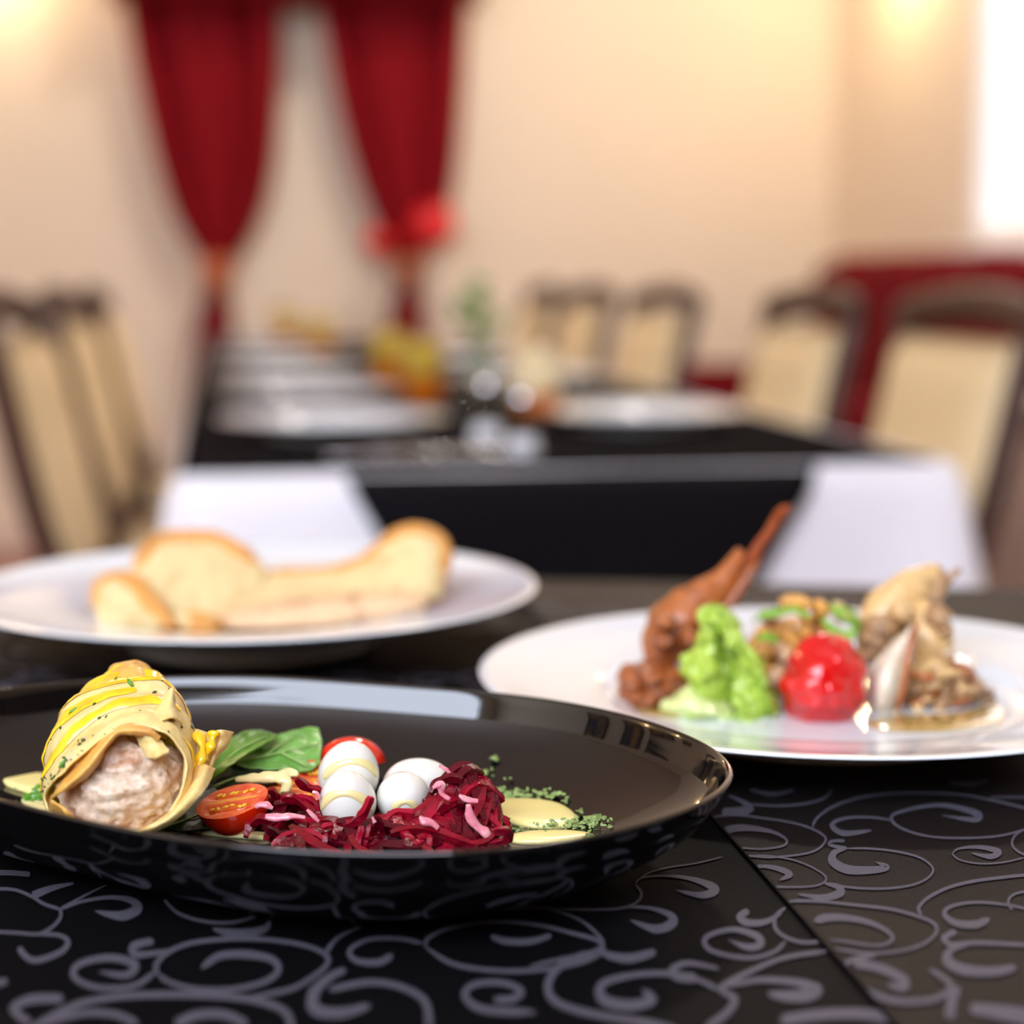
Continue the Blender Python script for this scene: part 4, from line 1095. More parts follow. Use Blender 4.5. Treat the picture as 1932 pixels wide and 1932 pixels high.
# ================================================================== CHERRY TOMATO HALVES
def half_tomato(label, c, L, R, rot, depth=.9, cut=True):
    """rounded half with its cut face up (+z), long axis along x"""
    r = thing('cherry_tomato_half', label, 'tomato', c)
    Q = Euler(rot).to_matrix()
    def tr(vs): return [Q @ Vector(v) for v in vs]
    rings = []
    for i in range(17):
        t = i / 16 * PI / 2
        rings.append([Vector((L * math.cos(t) * math.cos(2 * PI * j / 48), R * math.cos(t) * math.sin(2 * PI * j / 48), -R * depth * math.sin(t))) for j in range(48)])
    V, Fc = rings_geo(rings, False); link('skin', mesh(tr(V), Fc), M['tomato'], r)
    # cut face: rim of flesh, two sunken chambers of gel with seeds, pale core
    V, Fc = [], []; nr, na = 14, 64
    for i in range(nr + 1):
        k = i / nr
        for j in range(na):
            a = 2 * PI * j / na; x, y = k * math.cos(a), k * math.sin(a)
            ch = math.exp(-((abs(y) - .42) / .2) ** 4 - (x / .66) ** 6)
            V.append(Vector((x * L, y * R, -.0014 * ch + .0004 * (1 - k ** 6) + .0002 * noise.noise(Vector((x * 6, y * 6, 1))))))
    for i in range(nr):
        for j in range(na): a = i * na + j; b = i * na + (j + 1) % na; Fc.append((a, a + na, b + na, b))
    link('cut_face', mesh(tr(V), Fc), M['tomato_flesh'], r)
    for sy in (-1, 1):
        g = link('seed_chamber', mesh(*(lambda q: (tr(q[0]), q[1]))(blob_geo((0, sy * .42 * R, -.0006), (L * .58, R * .22, .0009), (0, 0, 0), .15, 2, sy + 3, 3))), M['tomato_gel'], r)
        random.seed(int(L * 1e5) + sy)
        for k in range(6):
            x = -.45 + .18 * k + random.uniform(-.05, .05)
            link('seed', mesh(*(lambda q: (tr(q[0]), q[1]))(blob_geo((x * L, sy * (.42 + random.uniform(-.1, .1)) * R, .0003), (.0012, .0007, .0005), (0, 0, random.uniform(0, 3)), .1, 2, k, 2))), M['seed'], g)
    link('core', mesh(*(lambda q: (tr(q[0]), q[1]))(blob_geo((0, 0, .0000), (L * .93, R * .13, .0006), (0, 0, 0), .2, 3, 9, 3))), M['tomato_core'], r)
    return r
half_tomato('cherry tomato half in front with its seeded cut face turned up', PD(438, 1511, .592), .0124, .0108, (.26, -.20, -.12), 1.16)
half_tomato('cherry tomato half with cream sauce over it, behind the front half', PD(556, 1490, .622), .0118, .0095, (.15, .1, .1), .9)
half_tomato('tomato piece with red skin up, just behind the rear left egg', PD(662, 1440, .650), .0128, .0100, (PI - .2, 0, .1), .98)
half_tomato('tomato half lying between the broad spinach leaf and the eggs', PD(604, 1474, .634), .0100, .0085, (.9, .2, .6), .9)
# cream sauce running over the second tomato half
def dollop(name, label, strips, m, cat='sauce', parent=None):
    geo = [tube_geo(samples([PD(*q[:3]) for q in s], 22), [max(.0006, sum(0 for _ in ())+cr([Vector((q[3], 0)) for q in s], (len(s) - 1) * i / 21).x) for i in range(22)], 12, .6, Vector((0, -.6, .8)), .45, 420, k) for k, s in enumerate(strips)]
    o = link(name, mesh(*join(*geo)), m, parent, True)
    if parent is None: tag(o, label, cat)
    return o
dollop('sauce_drizzle', 'pale cream sauce run over the second cherry tomato half', [[(446,1470,.611,.0012),(480,1468,.609,.0020),(520,1466,.608,.0026),(540,1474,.606,.0024),(537,1495,.605,.0014),(536,1505,.606,.0016)], [(520,1462,.612,.001),(545,1458,.616,.0018),(562,1462,.614,.0008)]], M['egg_sauce'])

# ================================================================== QUAIL EGGS
def egg(label, c, a, b, rot, sauce):
    r = thing('quail_egg', label, 'egg', c)
    Q = Euler(rot).to_matrix(); V, Fc = [], []
    rings = []
    for i in range(25):
        t = PI * i / 24; z = math.cos(t)
        rad = b * math.sin(t) * (1 - .13 * z)
        rings.append([Q @ Vector((rad * math.cos(2 * PI * j / 40), rad * math.sin(2 * PI * j / 40), a * z)) for j in range(40)])
    V, Fc = rings_geo(rings, False); link('egg_white', mesh(V, Fc), M['egg'], r)
    Qi = Q.transposed()
    for m, d, w_, f0, f1 in sauce:                # film of sauce along an arc of the egg
        m = Vector(m).normalized(); up = Vector((0, 0, 1)); x_ = m.cross(up).normalized(); y_ = x_.cross(m)
        V, Fc = [], []; n, k_ = 40, 8
        for i in range(n + 1):
            t = i / n; f = f0 + (f1 - f0) * t
            for j in range(k_ + 1):
                q = j / k_ * 2 - 1; dd = d + w_ * q * (1 + .3 * math.sin(f * 3)) * (.4 + .6 * math.sin(PI * t) ** .4)
                dr = m * dd + (x_ * math.cos(f) + y_ * math.sin(f)) * math.sqrt(max(0, 1 - dd * dd))
                l = Qi @ dr; z = l.z; 
                k = 1 / math.sqrt((l.x / b) ** 2 + (l.y / b) ** 2 + (l.z / a) ** 2)
                for _ in range(3):
                    zz = max(-1, min(1, l.z * k / a)); k = 1 / math.sqrt((math.hypot(l.x, l.y) / (b * (1 - .13 * zz))) ** 2 + (l.z / a) ** 2)
                V.append(dr * (k + .00045 * (1 - q ** 4)))
        for i in range(n):
            for j in range(k_): e = i * (k_ + 1) + j; Fc.append((e, e + 1, e + k_ + 2, e + k_ + 1))
        link('sauce_film', mesh(V, Fc), M['egg_sauce'], r)
egg('quail egg with a cream sauce band, at the back left of the four', PD(659, 1457, .616), .0118, .0106, (.35, .25, 0), [((.15, -.85, -.5), .42, .13, .25, 2.9)])
egg('quail egg with a cream sauce band, nearest the front of the four', PD(655, 1508, .596), .0106, .0096, (.4, -.15, 0), [((0, -.85, -.52), .50, .14, .05, 3.1)])
egg('clean white quail egg lying at the back right of the four', PD(786, 1479, .622), .0122, .0092, (0, 1.35, .2), [])
egg('round white quail egg end-on between the beetroot and the rear right egg', PD(762, 1505, .602), .0100, .0091, (1.2, 0, .2), [((.1, -.95, -.3), .9, .05, 0, 3.1)])

# ================================================================== BEETROOT SALAD
beet = thing('beetroot_salad', 'mound of shredded beetroot with pink dressing under the quail eggs', 'salad', PD(720, 1580, .588) * 1.0)
beet.location.z = BZ
bumps = [(PD(878, 1560, .598), .021, .0125), (PD(840, 1575, .588), .012, .013), (PD(740, 1580, .580), .007, .018), (PD(630, 1580, .582), .007, .020), (PD(560, 1560, .604), .011, .015), (PD(910, 1585, .590), .010, .010), (PD(700, 1540, .612), .009, .022)]
def bh(x, y):
    return max([h * math.exp(-(((x - c.x) ** 2 + (y - c.y) ** 2) / (r * r))) for c, h, r in bumps])
def beet_strip(path, w_, t_, seed, m):
    V, Fc = strip_geo(path, w_, t_, seed); me = mesh(V, Fc); n = 4; k = len(path)
    for e in me.edges:
        a_, b_ = e.vertices
        if abs(a_ - b_) == n or (max(a_, b_) < k * n and a_ // n == b_ // n and a_ // n in (0, k - 1)): e.use_edge_sharp = True
    return link('beetroot_strip', me, m, beet, True)
def strip_geo(path, w_, t_, seed):
    m = len(path); rings = []
    for i, p in enumerate(path):
        t = (path[min(i + 1, m - 1)] - path[max(i - 1, 0)]).normalized()
        up = Vector((.25 * math.sin(seed + i * .25), -.45, .85)); a = t.cross(up).normalized(); b = a.cross(t).normalized()
        k = min(1, .7 + i * .15, .6 + (m - 1 - i) * .2) * (1 + .12 * math.sin(seed * 3 + i * .8)); ring = []
        for x, y in ((-1, -.9), (.9, -1), (1, .9), (-.9, 1)):
            ring.append(p + a * (x * w_ * k) + b * (y * t_ * k) + Vector((0, 0, 0)))
        rings.append(ring)
    return rings_geo(rings)
def PXY(p):
    d = p - Vector((0, 0, CAM_Z)); zf = d.y * _c - d.z * _s
    return 966 + F_PX * d.x / zf, 966 - F_PX * (d.y * _s + d.z * _c) / zf
random.seed(21); nb_ = 0
eggs_c = [(PD(659, 1457, .616), .0125), (PD(655, 1508, .596), .0112), (PD(786, 1479, .622), .0125), (PD(762, 1505, .602), .0108), (PD(438, 1513, .592), .013)]
tries = 0
while nb_ < 105 and tries < 9000:
    tries += 1
    c, h, r = random.choice(bumps[:6] + bumps[:2])
    x, y = random.gauss(c.x, r * .62), random.gauss(c.y, r * .5)
    if not (BC.y - .062 < y < .63): continue
    yaw = random.uniform(0, 2 * PI); cur = random.uniform(-60, 60); L = random.uniform(.020, .046); n = 12
    path = []; px, py, aa = x - math.cos(yaw) * L / 2, y - math.sin(yaw) * L / 2, yaw - cur * L / 2
    frac = random.uniform(.15, 1.0) ** .6
    tl = random.uniform(-.004, .004)
    ok = True
    for i in range(n):
        z = BZ + .0016 + bh(px, py) * frac + tl * (i / (n - 1) - .5)
        p = Vector((px, py, max(z, BZ + .0016))); path.append(p)
        if any((p - e).length < rr for e, rr in eggs_c): ok = False; break
        a_ = math.atan2(py - BC.y, px - BC.x)
        if math.hypot(px - BC.x, py - BC.y) > Rf(a_) - .035: ok = False; break
        px += math.cos(aa) * L / (n - 1); py += math.sin(aa) * L / (n - 1); aa += cur * L / (n - 1)
    if not ok or bh(x, y) < .0022: continue
    us = [PXY(q) for q in path]
    if max(u for u, v in us) > 960 or min(u for u, v in us) < 470: continue
    beet_strip(path, random.uniform(.0012, .0020), random.uniform(.0009, .0014), nb_, M['beet%d' % random.choice((0, 0, 1, 1, 2))])
    nb_ += 1
FB = [  # larger strips picked out in the picture: (half-width, depth, tone, points in a 2.927x crop at 340,1350)
    (17, .582, 2, ((780,628),(860,608),(950,598),(1010,542),(1055,448))), (16, .575, 1, ((1075,556),(1115,640),(1150,742))),
    (15, .577, 0, ((1160,655),(1280,628),(1400,640),(1520,682),(1630,716),(1710,690),(1755,640))), (12, .576, 2, ((1640,722),(1760,702),(1818,672),(1790,638),(1725,642))),
    (18, .598, 2, ((1470,352),(1560,368),(1640,440),(1720,530),(1800,600),(1818,645))), (16, .596, 1, ((1385,432),(1420,372),(1500,345),(1560,360))),
    (30, .588, 1, ((1552,470),(1560,540),(1500,622),(1425,664))), (17, .586, 0, ((1470,480),(1400,560),(1280,602),(1180,640))),
    (16, .588, 2, ((1130,592),(1200,537),(1290,547))), (20, .584, 0, ((362,672),(388,605),(445,570),(500,582))), (17, .600, 1, ((515,500),(620,488),(690,512))),
    (13, .606, 0, ((500,405),(540,470))), (16, .584, 1, ((470,622),(540,657),(640,662),(705,640))), (14, .578, 2, ((505,722),(600,662),(720,652),(800,692))),
    (14, .574, 0, ((790,732),(812,650))), (18, .576, 1, ((865,648),(930,722))), (19, .575, 2, ((968,742),(1003,608))), (16, .576, 0, ((1022,745),(1052,605))),
    (17, .575, 0, ((1225,732),(1325,682),(1400,690))), (14, .574, 2, ((1370,742),(1382,660))), (16, .598, 2, ((640,450),(740,492),(772,602))), (16, .580, 1, ((1600,560),(1650,622),(1692,682))),
    (15, .583, 1, ((560,690),(660,700),(760,718),(880,740))), (15, .578, 1, ((1060,690),(1120,700),(1240,716),(1420,735))), (16, .600, 0, ((640,350),(700,395),(780,420))), (16, .596, 0, ((560,455),(650,470),(740,540)))]
for hw, D, tone, pts in FB:
    g = [PD(340 + x / 2.927, 1350 + y / 2.927, D - .0065 + .0025 * math.sin(i * 1.3)) for i, (x, y) in enumerate(pts)]
    g = samples(g, 5 * len(g))
    g = [Vector((q.x, q.y, max(q.z, BZ + .0018))) for q in g]
    beet_strip(g, hw / 2.927 * PX(D), .0014, hw, M['beet%d' % tone])
def pk(D, *pts):
    return [(340 + x / 2.927, 1350 + y / 2.927, D - .0095, w_ / 2.927 * PX(D) * 1.05) for x, y, w_ in pts]
for s in (pk(.590, (415,505,14), (440,492,18), (480,496,20), (512,512,12)), pk(.580, (470,558,14), (520,566,24), (580,556,22), (650,556,14), (690,564,8)),
          pk(.589, (1395,400,8), (1440,378,22), (1445,430,18), (1490,462,10)), pk(.586, (1540,440,8), (1590,466,20), (1645,474,12)),
          pk(.583, (1590,490,14), (1600,560,26), (1640,610,24), (1690,650,26), (1730,688,16), (1775,682,8)), pk(.580, (1325,556,8), (1345,578,24), (1390,596,18), (1425,622,14)),
          pk(.606, (1430,275,6), (1470,300,14), (1500,330,10)), pk(.600, (730,420,10), (755,430,12), (770,460,8)), pk(.590, (700,520,8), (740,560,14), (765,585,8)), pk(.577, (1060,560,8), (1075,590,10))):
    dollop('pink_dressing', None, [s], M['pink'], parent=beet)

# ================================================================== SAUCE POOLS AND HERBS ON THE BLACK PLATE
def pool(label, px, z, h, m=None, name='sauce_pool', cat='sauce'):
    o = link(name, mesh(*pool_geo([P(u, v, z) for u, v in px], z, h)), m or M['sauce'], None, True)
    return tag(o, label, cat)
pool('yellow cream sauce pool right of the beetroot, the larger one', [(925,1520),(960,1513),(1010,1514),(1055,1522),(1085,1540),(1090,1556),(1060,1564),(1010,1564),(965,1556),(930,1542)], BZ, .0022)
pool('thin yellow sauce streak along the front right of the black plate', [(958,1582),(1000,1575),(1060,1573),(1105,1576),(1122,1582),(1080,1590),(1020,1594),(970,1592)], BZ, .0018)
pool('yellow cream sauce smear at the left edge of the black plate, behind the parcel', [(-60,1440),(0,1449),(45,1460),(100,1470),(110,1488),(70,1500),(30,1492),(-20,1474),(-70,1470)], BZ, .0022)
pool('thin pale sauce streak in front of the cut tomato', [(352,1570),(385,1566),(430,1570),(480,1575),(520,1580),(510,1586),(460,1583),(400,1578)], BZ, .0016, M['egg_sauce'])
pool('small pale sauce spot beside the herbs left of the parcel', [(40,1512),(62,1503),(92,1508),(100,1526),(80,1534),(50,1526)], BZ, .0016, M['egg_sauce'])
def herb_cluster(label, spots_px, n, size, seed, spread, z, big=0, mm='herb'):
    random.seed(seed); pts = []
    for k in range(n):
        u, v = random.choice(spots_px); u += random.gauss(0, spread[0]); v += random.gauss(0, spread[1])
        p = on_plate(u, v)[0] + Vector((0, 0, random.uniform(.0002, .0014) + z - BZ))
        if p.z > BZ + .015 or p.y < P(u, v, BZ).y - .03: continue
        pts.append((p, Vector((random.uniform(-.5, .5), random.uniform(-.6, .2), 1))))
    o = link('chopped_herbs', mesh(*flecks(pts, size, seed, .8), smooth=False), M[mm], None, True)
    tag(o, label, 'herbs', kind='stuff'); return o
herb_cluster('chopped parsley scattered at the right front of the black plate', [(1060,1562),(1085,1564),(1100,1556),(1120,1560),(1130,1570),(1075,1558),(1030,1570)], 110, .0008, 31, (14, 4), BZ + .0008)
herb_cluster('chopped parsley in a line behind the right sauce pool', [(930,1500),(960,1505),(990,1508),(1020,1508),(1040,1510),(940,1512)], 80, .0010, 32, (14, 4), BZ + .0008)
herb_cluster('chopped parsley left of the pastry parcel', [(60,1510),(80,1520),(90,1505),(100,1525),(70,1530),(88,1500)], 80, .0011, 33, (10, 7), BZ + .0012, mm='spinach_dark')
herb_cluster('parsley crumbs sprinkled over the floor of the black plate', [(900,1460),(940,1480),(1000,1500),(880,1470),(1150,1575),(420,1560),(60,1490),(1180,1570),(980,1570)], 45, .0007, 34, (22, 8), BZ + .0004)
random.seed(40)
for k, (u, v, sz, nm) in enumerate(((1118,1550,.0034,'largest parsley flake at the right front of the black plate'), (1116,1562,.0022,'parsley flake just in front of the largest one'), (1110,1580,.0026,'flat parsley flake at the tip of the sauce streak'),
        (932,1436,.0022,'single parsley flake stuck on the far wall of the black plate'), (1094,1536,.0016,'pale folded parsley flake beside the larger sauce pool'), (1065,1517,.0014,'parsley flake behind the end of the larger sauce pool'),
        (910,1464,.0026,'parsley flake behind the beetroot, left of the others'))):
    pz = BZ + .0012
    p = on_plate(u, v)[0] + Vector((0, -.0006, .0012))
    if v != 1436 and p.z > BZ + .008: p = P(u, v, pz)
    V, Fc = [], []; n = 11
    for lay in (0, 1):
        for j in range(n):
            a = 2 * PI * j / n; r_ = sz * (.75 + .35 * math.sin(3 * a + k) * .5 + .2 * random.random())
            V.append(p + Vector((r_ * math.cos(a), r_ * .8 * math.sin(a), .0003 * (1 - lay) + .25 * r_ * math.sin(a) + .0006 * math.sin(2 * a))))
    Fc = [tuple(range(n)), tuple(range(2 * n - 1, n - 1, -1))] + [(j, n + j, n + (j + 1) % n, (j + 1) % n) for j in range(n)]
    tag(link('parsley_flake', mesh(V, Fc), M['herb'], None, True), nm, 'herb')

DOFF = 0.0
# ================================================================== RIGHT PLATE: ROAST MEAT AND SALAD (crop factor 2.322 at 1100,930)
RS = 1.012                                     # depth scale of the foods on the right plate
def X(x, y, D): return PD(1100 + x / 2.322, 930 + y / 2.322, D * RS)
def BASE(x, y, D): q = X(x, y, D); return Vector((q.x, q.y, RZ))
def xg(l, D0=0): return [X(x, y, D0 + d) for x, y, d in l]
K = lambda D: PX(D * RS) / 2.322
def limb(name, st, m, parent, n=16, amp=.12, freq=130, seed=0, flat=.9, k=30):
    """st: (x, y, D, radius in crop px)"""
    pts = samples([X(x, y, D) for x, y, D, r in st], k)
    rr = [cr([Vector((r * K(D), 0)) for x, y, D, r in st], (len(st) - 1) * i / (k - 1)).x for i in range(k)]
    return link(name, mesh(*tube_geo(pts, rr, n, flat, Vector((.3, -1, .2)), amp, freq, seed)), m, parent, True)
DR = .760
leg = thing('roast_drumstick', 'browned roast leg with its bone pointing up to the right', 'meat', BASE(380, 740, .79))
limb('meat', [(690,250,.80,22), (650,340,.797,52), (590,420,.795,82), (500,500,.792,112), (430,570,.79,130), (380,640,.788,128), (350,710,.786,100), (345,770,.786,60)], M['roast'], leg, 24, .16, 120, 2)
limb('bone', [(895,70,.808,14), (878,85,.808,28), (850,115,.807,28), (820,165,.806,24), (780,220,.804,26), (745,280,.803,34), (700,330,.800,40), (650,390,.798,40)], M['bone'], leg, 14, .12, 200, 5)
limb('bone_knob', [(905,58,.808,8), (895,72,.806,22), (868,88,.804,26), (840,112,.806,16)], M['bone'], leg, 12, .2, 220, 6)
limb('tendon', [(770,300,.796,10), (735,340,.794,22), (700,400,.792,26), (650,470,.790,30), (600,520,.788,20)], M['roast_dark'], leg, 10, .25, 160, 7)
for k, (x, y, a, b) in enumerate(((360,560,46,34), (350,640,60,40), (470,640,60,46), (520,560,40,30))):
    link('meat_fold', mesh(*blob_geo(X(x, y, .772), (a * K(.77), .010, b * K(.77)), (0, .4 * k, 0), .3, 2.5, k, 4)), M['roast_dark' if k % 2 else 'roast'], leg, True)
slab_ = thing('roast_piece', 'dark brown slab of roast meat at the foot of the roast leg', 'meat', BASE(290, 860, .765))
for k, (x, y, a, b, dp, d) in enumerate(((300,840,150,88,.020,.772), (210,820,60,75,.012,.762), (300,790,120,45,.016,.768), (250,890,100,44,.012,.758), (380,830,80,70,.014,.764))):
    link('meat', mesh(*blob_geo(X(x, y, d), (a * K(d), dp, b * K(d)), (0, .12 * (k - 2), 0), .22, 2.2, 10 + k, 4)), M['roast_dark'], slab_, True)
# lettuce
let = thing('lettuce_leaf', 'crinkled bright green lettuce leaf in front of the roast leg', 'lettuce', BASE(620, 1000, .742))
rows = [[(560,500,.752),(580,488,.749),(600,490,.752),(620,505,.748),(645,530,.752)], [(495,575,.752),(540,560,.744),(590,585,.751),(630,600,.743),(670,620,.751)], [(525,660,.752),(570,660,.741),(630,680,.752),(690,690,.741),(740,700,.752)],
        [(480,755,.752),(550,765,.738),(620,770,.752),(710,750,.738),(795,742,.750)], [(450,830,.752),(530,845,.737),(620,855,.752),(720,835,.738),(775,805,.752)], [(405,890,.750),(500,905,.738),(610,915,.750),(720,895,.738),(815,905,.750)], [(430,960,.744),(520,990,.736),(640,1010,.746),(750,1022,.735),(862,1038,.742)]]
link('leaf_blade', mesh(*patch_geo([xg(r) for r in rows], 70, 70, .0009, .0080, 75, 3)), M['lettuce'], let, True)
rows = [[(345,942,.746),(352,932,.740),(372,910,.748)], [(400,985,.742),(430,930,.732),(455,850,.746)], [(480,1002,.740),(520,950,.730),(540,880,.744)], [(560,1008,.740),(600,970,.732),(620,915,.744)], [(640,1016,.741),(650,1000,.736),(660,970,.743)]]
link('leaf_rib', mesh(*patch_geo([xg(r) for r in rows], 30, 40, .0018, .0025, 110, 5)), M['lettuce_pale'], let, True)
rows = [[(640,1000,.737),(690,950,.731),(740,1000,.737)], [(660,1024,.735),(720,1000,.729),(800,1030,.735)], [(690,1042,.734),(740,1034,.730),(850,1042,.734)]]
link('leaf_fold', mesh(*patch_geo([xg(r) for r in rows], 24, 20, .001, .003, 120, 8)), M['lettuce'], let, True)
rows = [[(600,520,.749),(625,530,.744),(650,560,.750)], [(640,620,.745),(690,640,.738),(720,670,.747)], [(690,720,.742),(760,740,.735),(790,760,.745)], [(760,830,.741),(800,860,.735),(830,900,.743)], [(800,940,.738),(840,980,.733),(862,1030,.739)]]
link('leaf_fold', mesh(*patch_geo([xg(r) for r in rows], 24, 40, .001, .003, 120, 9)), M['lettuce'], let, True)
# baked tomato
bt = thing('baked_tomato', 'glossy red peeled tomato at the front of the right plate', 'tomato', BASE(1050, 1040, .742))
tv, tf = blob_geo(X(1050, 832, .742), (190 * K(.742), .020, 217 * K(.742)), (0, .10, 0), .055, 1.6, 7, 5)
c_ = X(1050, 832, .742)
tv2 = []
for v in tv:
    d = (v - c_); wr = .0011 * math.sin(d.x * 260 + 3 * math.sin(d.z * 190)) * math.exp(-((d.z - .004) / .016) ** 2) + .0016 * fbm(v * 75)
    tv2.append(v + d.normalized() * wr)
link('tomato_body', mesh(tv2, tf), M['baked_tomato'], bt, True)
link('wrinkled_skin', mesh(*patch_geo([xg(r) for r in [[(905,820,.7265),(1000,800,.7205),(1100,840,.7205),(1200,800,.7265)], [(900,880,.7255),(1000,905,.7195),(1100,880,.7190),(1205,900,.7250)], [(915,930,.727),(1000,950,.7215),(1100,945,.7205),(1190,950,.727)]]], 40, 30, .0006, .0014, 160, 3)), M['baked_tomato'], bt, True)
# crumble behind
cm = thing('fried_topping', 'golden fried crumbs and shreds heaped behind the red tomato', 'topping', BASE(920, 900, .790))
random.seed(51)
link('heap', mesh(*blob_geo(X(950, 700, .800), (220 * K(.8), .026, 150 * K(.8)), (0, 0, 0), .2, 2, 3, 4)), M['crumble'], cm, True)
for k in range(110):
    a = random.uniform(-1, 1); x = 950 + 230 * a; y = 560 + 200 * abs(a) ** 2 + random.uniform(-30, 330)
    d = .775 + .02 * a * a + random.uniform(-.006, .006) - .000012 * (y - 560)
    link('crumb', mesh(*blob_geo(X(x, y, d), (random.uniform(18, 46) * K(d), .0045, random.uniform(10, 24) * K(d)), (0, random.uniform(-1.4, 1.4), 0), .35, 2, k, 2)), M['crumble'], cm, True)
for k, (x, y, a, b, m_) in enumerate(((900,485,40,34,'crumble'), (960,482,62,34,'crumble'), (1040,510,44,40,'crumble'), (1130,525,50,36,'toast_base'), (840,800,40,100,'toast_base'), (790,690,36,50,'crumble'), (820,950,34,90,'roast'), (880,700,40,60,'toast_base'), (820,560,30,26,'roast'))):
    link('crouton', mesh(*blob_geo(X(x, y, .778 - .006 * (y > 600)), (a * K(.78), .008, b * K(.78)), (0, .3 * k, 0), .35, 1.7, 40 + k, 3)), M[m_], cm, True)
def greens(label, rows, seed):
    o = link('salad_leaf', mesh(*patch_geo([xg(r) for r in rows], 20, 30, .0009, .0018, 130, seed)), M['arugula'], None, True); tag(o, label, 'leaf')
greens('curved green salad leaf over the top of the golden crumbs, left end', [[(735,545,.774),(745,560,.771)], [(800,520,.770),(820,548,.766)], [(880,500,.768),(920,520,.764)], [(980,515,.766),(1000,545,.762)]], 1)
greens('long green salad leaf arching down behind the red tomato', [[(1040,540,.766),(1045,565,.763)], [(1090,570,.763),(1080,610,.760)], [(1140,600,.762),(1120,650,.758)], [(1200,590,.764),(1180,645,.760)]], 2)
greens('pale green salad leaf at the right top of the golden crumbs', [[(1090,490,.776),(1080,520,.772)], [(1130,495,.774),(1130,560,.768)], [(1190,520,.774),(1190,590,.768)], [(1215,580,.776),(1200,630,.770)]], 3)
greens('small green leaf tucked between the lettuce and the crumbs', [[(755,640,.762),(770,650,.760)], [(800,610,.760),(810,650,.757)], [(860,630,.762),(850,660,.758)]], 4)
# pale fowl leg on the right
fw = thing('roast_bird', 'pale roast bird leg with a thin bone end at the right of the plate', 'meat', BASE(1420, 800, .785))
limb('meat', [(1560,330,.790,22), (1520,360,.788,58), (1450,420,.786,92), (1370,490,.784,110), (1310,560,.782,108), (1290,640,.782,90), (1280,720,.782,50)], M['fowl'], fw, 22, .14, 120, 3)
limb('thigh', [(1480,480,.780,40), (1500,560,.776,86), (1520,650,.774,110), (1540,750,.774,90), (1560,820,.774,50)], M['fowl'], fw, 20, .18, 120, 4)
limb('bone_end', [(1650,335,.792,13), (1625,355,.791,15), (1590,395,.790,20), (1560,440,.788,28)], M['fowl_dark'], fw, 12, .25, 200, 5)
limb('joint', [(1530,325,.79,20), (1545,360,.788,48), (1550,420,.786,50), (1530,470,.784,34)], M['fowl_dark'], fw, 14, .2, 150, 6)
for k, (x, y, a, b, m_) in enumerate(((1300,590,80,62,'fowl_dark'), (1270,650,70,60,'fowl_dark'), (1250,700,50,60,'fowl_dark'), (1550,540,56,56,'fowl_dark'), (1570,590,46,40,'fowl_dark'), (1390,520,50,60,'fowl'))):
    link('meat_fold', mesh(*blob_geo(X(x, y, .770), (a * K(.77), .009, b * K(.77)), (0, .5 * k, 0), .28, 2.2, 60 + k, 4)), M[m_], fw, True)
on = thing('onion_petal', 'translucent cooked onion petal standing right of the red tomato', 'onion', BASE(1320, 970, .748))
link('petal', mesh(*patch_geo([xg(r) for r in [[(1450,570,.760),(1460,575,.757),(1465,590,.758)], [(1370,650,.756),(1410,640,.748),(1455,660,.753)], [(1290,740,.752),(1350,740,.741),(1440,730,.750)], [(1248,840,.750),(1320,850,.736),(1420,820,.748)], [(1245,920,.750),(1310,930,.737),(1390,910,.747)], [(1275,975,.748),(1310,982,.742),(1350,970,.746)]]], 26, 40, .0016, .0008, 100, 2)), M['onion'], on, True)
limb('browned_edge', [(1460,575,.754,12), (1440,640,.748,16), (1415,760,.744,18), (1395,880,.742,18), (1375,950,.742,12)], M['roast'], on, 8, .2, 200, 8)
sh = thing('shredded_meat', 'heap of brown shredded meat and onion strands at the right of the plate', 'meat', BASE(1600, 960, .765))
random.seed(61)
for k in range(90):
    x = random.gauss(1600, 105); x = max(1390, min(1850, x)); y0 = 770 + .55 * max(0, x - 1560); y = random.uniform(min(y0, 930), 985)
    d = random.uniform(.752, .775); L = random.uniform(30, 80); an = random.uniform(-.9, .9); b_ = random.uniform(-22, 22)
    st = [(x - L * math.cos(an), y - L * math.sin(an) * .5, d, 6), (x, y + b_, d - .004, random.uniform(14, 26)), (x + L * math.cos(an), y + L * math.sin(an) * .5, d, 6)]
    limb('meat_shred', st, M[random.choice(('fowl', 'fowl_dark', 'fowl_dark', 'roast'))], sh, 8, .2, 160, k, .7, 9)
for k, (x, y, a, b, m_) in enumerate(((1500,780,100,70,'fowl'), (1620,860,130,70,'fowl_dark'), (1560,930,170,56,'fowl'), (1760,920,100,50,'fowl_dark'), (1440,900,60,70,'fowl_dark'), (1660,790,50,44,'roast_dark'))):
    link('meat_chunk', mesh(*blob_geo(X(x, y, .768), (a * K(.77), .012, b * K(.77)), (0, .2 * k - .4, 0), .28, 2.2, 70 + k, 4)), M[m_], sh, True)
o = limb('onion_ring', [(1560,720,.765,6), (1620,690,.764,7), (1690,700,.763,8), (1720,750,.762,8), (1700,800,.762,7), (1650,800,.763,5)], M['onion'], None, 8, .1, 100, 9)
tag(o, 'thin curl of pale onion on the shredded meat', 'onion')
random.seed(62)
for k in range(9):
    x, y = random.uniform(1440, 1780), random.uniform(985, 1010); L = random.uniform(50, 110)
    limb('onion_strand', [(x - L, y + random.uniform(-14, 10), .745, 5), (x, y - random.uniform(-4, 26), .742, 9), (x + L, y + random.uniform(-16, 10), .745, 5)], M['onion'], sh, 8, .15, 150, k, .6, 10)
def rp(x, y): return (1100 + x / 2.322, 930 + y / 2.322)
